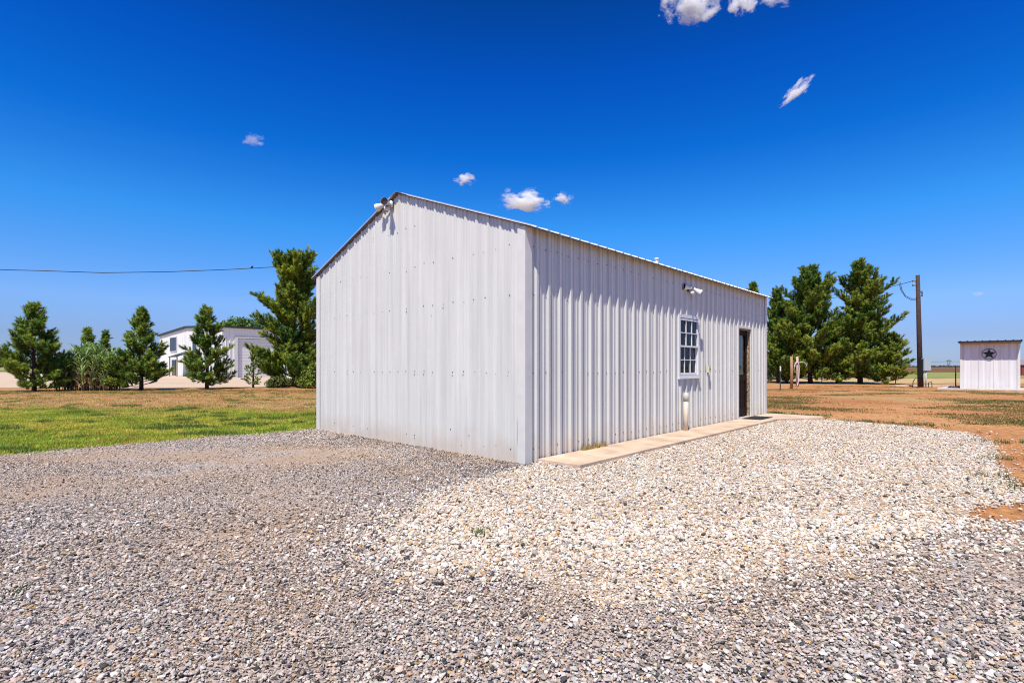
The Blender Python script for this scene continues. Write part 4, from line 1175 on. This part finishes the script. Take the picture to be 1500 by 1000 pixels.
sp_ = D(571.5)
m = MB(); x = at(1143, sp_); m.box(-.028, .028, -.006, .006, 0, 1.30); m.box(-.006, .006, .0065, .045, 0, 1.295); m.m = 1; m.box(-.035, .035, -.02, -.007, 1.02, 1.28)
tag(m.build('steel_stake', [M_tpost, M_trim], None, (x, sp_, 0)), 'dark steel stake with pale top standing left of the wooden posts', 'stake')
wd1 = D(569); wd2 = D(566)
for px, dd, tpy, lab in ((1159.5, wd1, 522, 'brown wooden post, the left of the pair near the shed'), (1168, wd2, 522, 'paler wooden post with a white hose around it, right of the brown post')):
    h_ = zat(tpy, dd); m = MB(); m.smooth = True; m.tube([(0, 0, 0), (.01, 0, h_ * .5), (-.01, 0, h_)], [.085, .078, .072], 12)
    tag(m.build('wooden_post', M_wood if px < 1165 else mat('pale_post', (.50, .36, .26), .8, var=.2, scale=9), None, (at(px, dd), dd, 0)), lab, 'post', 'pair of wooden posts')
m = MB(); m.smooth = True; hx = at(1168, wd2); ax_ = at(1161.5, wd2) - hx
pts = [(ax_ + .02, -.10, 1.05), (ax_ + .05, -.11, 1.35), (ax_ + .14, -.11, 1.52), (-.12, -.11, 1.55), (-.02, -.11, 1.50), (.03, -.12, 1.35), (.05, -.12, 1.1), (.03, -.12, .7), (.0, -.12, .35), (-.06, -.13, .12), (-.12, -.16, .03)]
m.tube(pts, .03, 8)
m.tube([(.06, -.11, 1.5), (.2, -.1, 1.56), (.42, -.08, 1.50), (.55, -.05, 1.35), (.5, -.04, 1.2)], .022, 8)
tag(m.build('garden_hose', mat('white_hose', (.66, .58, .58), .5), None, (hx, wd2, 0)), 'white hose looped over the pair of wooden posts', 'hose')
# pale kerb line along the yard edge
kb = MB(); a = G(1308, 565.5); b = G(1396, 565.5); kb.box(a[0], b[0], a[1] - .25, a[1] + .25, 0, .07); tag(kb.build('kerb', M_pale_conc), kind='structure')

# distant transmission pole and horizon scrub
td_ = 900.0
py_ = thing('transmission_pole', 'distant two legged transmission pole on the horizon left of the star shed', 'transmission pole', (at(1390, td_), td_, 0))
for xx in (-1.7, 1.7):
    m = MB(); m.tube([(xx, 0, 0), (xx, 0, 13.5)], .42, 8); m.build('pole', M_pole, py_)
m = MB(); m.box(-5.2, 5.2, -.2, .2, 10.5, 11.1); m.build('cross_arm', M_pole, py_)
m = MB()
for xx, zz in ((-4.8, 10.3), (0, 10.3), (4.8, 10.3)): m.tube(cat_pts((xx - 240, 60, 10.0), (xx, 0, zz), 1.5, 10) + cat_pts((xx, 0, zz), (xx + 200, -60, 10.0), 1.5, 10)[1:], .14, 5, cap=False)
m.build('line', mat('far_wire', (.12, .13, .15), .6), py_)

def scrub():
    r = np.random.default_rng(61); n = 2600
    x = r.uniform(-1500, 2600, n); y = r.uniform(1150, 1500, n); k = fbm(x * .006, y * .0 + 3.0, 4) > .47; x, y = x[k], y[k]
    V = []; 
    for xi, yi in zip(x, y):
        h_ = r.uniform(2.0, 4.5)
        for _ in range(26):
            c = np.array([xi + r.normal(0, 3.5), yi + r.normal(0, 3.5), abs(r.normal(.45, .25)) * h_]); d1, d2 = r.normal(0, 1.0, 3), r.normal(0, 1.0, 3)
            V.append((c - d1, c + d1, c + d2))
    V = np.array(V).reshape(-1, 3); V[:, 2] = np.maximum(V[:, 2], 0)
    tag(np_tris('treeline', V, np.tile([[.05, .06, .03]], (len(V), 1)), M_leaf), 'low dark scrub along the far horizon', 'scrub', kind='stuff')
scrub()

# ------------------------------------------------------------------ CLOUDS (volumes high in the air)
def cloud_mat(seed, dens, thr, nscale):
    m = bpy.data.materials.new('cloud'); m.use_nodes = True; nt = m.node_tree; N = nt.nodes; Lk = nt.links
    N.remove(N['Principled BSDF'])
    pv = N.new('ShaderNodeVolumePrincipled'); pv.inputs['Color'].default_value = (1, 1, 1, 1); pv.inputs['Anisotropy'].default_value = 0.0
    Lk.new(pv.outputs[0], N['Material Output'].inputs['Volume'])
    tc = N.new('ShaderNodeTexCoord'); ln = N.new('ShaderNodeVectorMath'); ln.operation = 'LENGTH'; Lk.new(tc.outputs['Object'], ln.inputs[0])
    ad = N.new('ShaderNodeVectorMath'); ad.operation = 'ADD'; ad.inputs[1].default_value = (seed * 3.7, seed * 1.3, seed * 2.1); Lk.new(tc.outputs['Object'], ad.inputs[0])
    n = N.new('ShaderNodeTexNoise'); n.inputs['Scale'].default_value = nscale; n.inputs['Detail'].default_value = 8; n.inputs['Roughness'].default_value = .65; Lk.new(ad.outputs[0], n.inputs['Vector'])
    a = N.new('ShaderNodeMath'); a.operation = 'MULTIPLY_ADD'; a.inputs[1].default_value = -.85; Lk.new(ln.outputs['Value'], a.inputs[0])
    n2 = N.new('ShaderNodeMath'); n2.operation = 'MULTIPLY_ADD'; n2.inputs[1].default_value = 2.2; n2.inputs[2].default_value = -.62; Lk.new(n.outputs['Fac'], n2.inputs[0]); Lk.new(n2.outputs[0], a.inputs[2])
    r = N.new('ShaderNodeMapRange'); r.inputs['From Min'].default_value = thr; r.inputs['From Max'].default_value = thr + .22; r.inputs['To Min'].default_value = 0; r.inputs['To Max'].default_value = dens
    Lk.new(a.outputs[0], r.inputs[0]); Lk.new(r.outputs[0], pv.inputs['Density'])
    return m
CD = 1500.0
def cloud(px, py, w, h, label, seed, dens=.14, thr=.05, ns=1.9, rot=0.0):
    bm = bmesh.new(); bmesh.ops.create_icosphere(bm, subdivisions=3, radius=1)
    me = bpy.data.meshes.new('cloud'); bm.to_mesh(me); bm.free(); me.materials.append(cloud_mat(seed, dens, thr, ns))
    o = bpy.data.objects.new('cloud', me); C.objects.link(o)
    o.location = (at(px, CD), CD, zat(py, CD)); k = CD / F
    o.scale = (w * .5 * k * 1.75, w * .5 * k, h * .5 * k * 1.75); o.rotation_euler = (0, rot, 0)
    tag(o, label, 'cloud', 'small white clouds in the deep blue sky')
cloud(1012, 4, 62, 54, 'large bright cloud cut by the top picture edge', 1)
cloud(1088, 0, 34, 38, 'bright cloud beside the largest one at the top edge', 2)
cloud(1137, -4, 44, 18, 'thin wisp of cloud at the top edge right of the bright clouds', 3, .05)
cloud(1166, 134, 44, 17, 'slanted small cloud alone in the upper right sky', 4, .09, rot=math.radians(-42))
cloud(372, 206, 26, 15, 'faint tiny cloud alone in the left sky', 5, .035)
cloud(681, 263, 28, 14, 'small oval cloud left of the cloud group over the roof', 6)
cloud(770, 295, 54, 26, 'widest cloud of the group above the shed roof', 7)
cloud(826, 290, 25, 17, 'small cloud at the right of the group above the roof', 8)
cloud(744, 279, 10, 7, 'tiny puff above the left end of the widest roof cloud', 9, .06)
cloud(1433, 430, 18, 6, 'faint streak of cloud above the star shed', 10, .03)
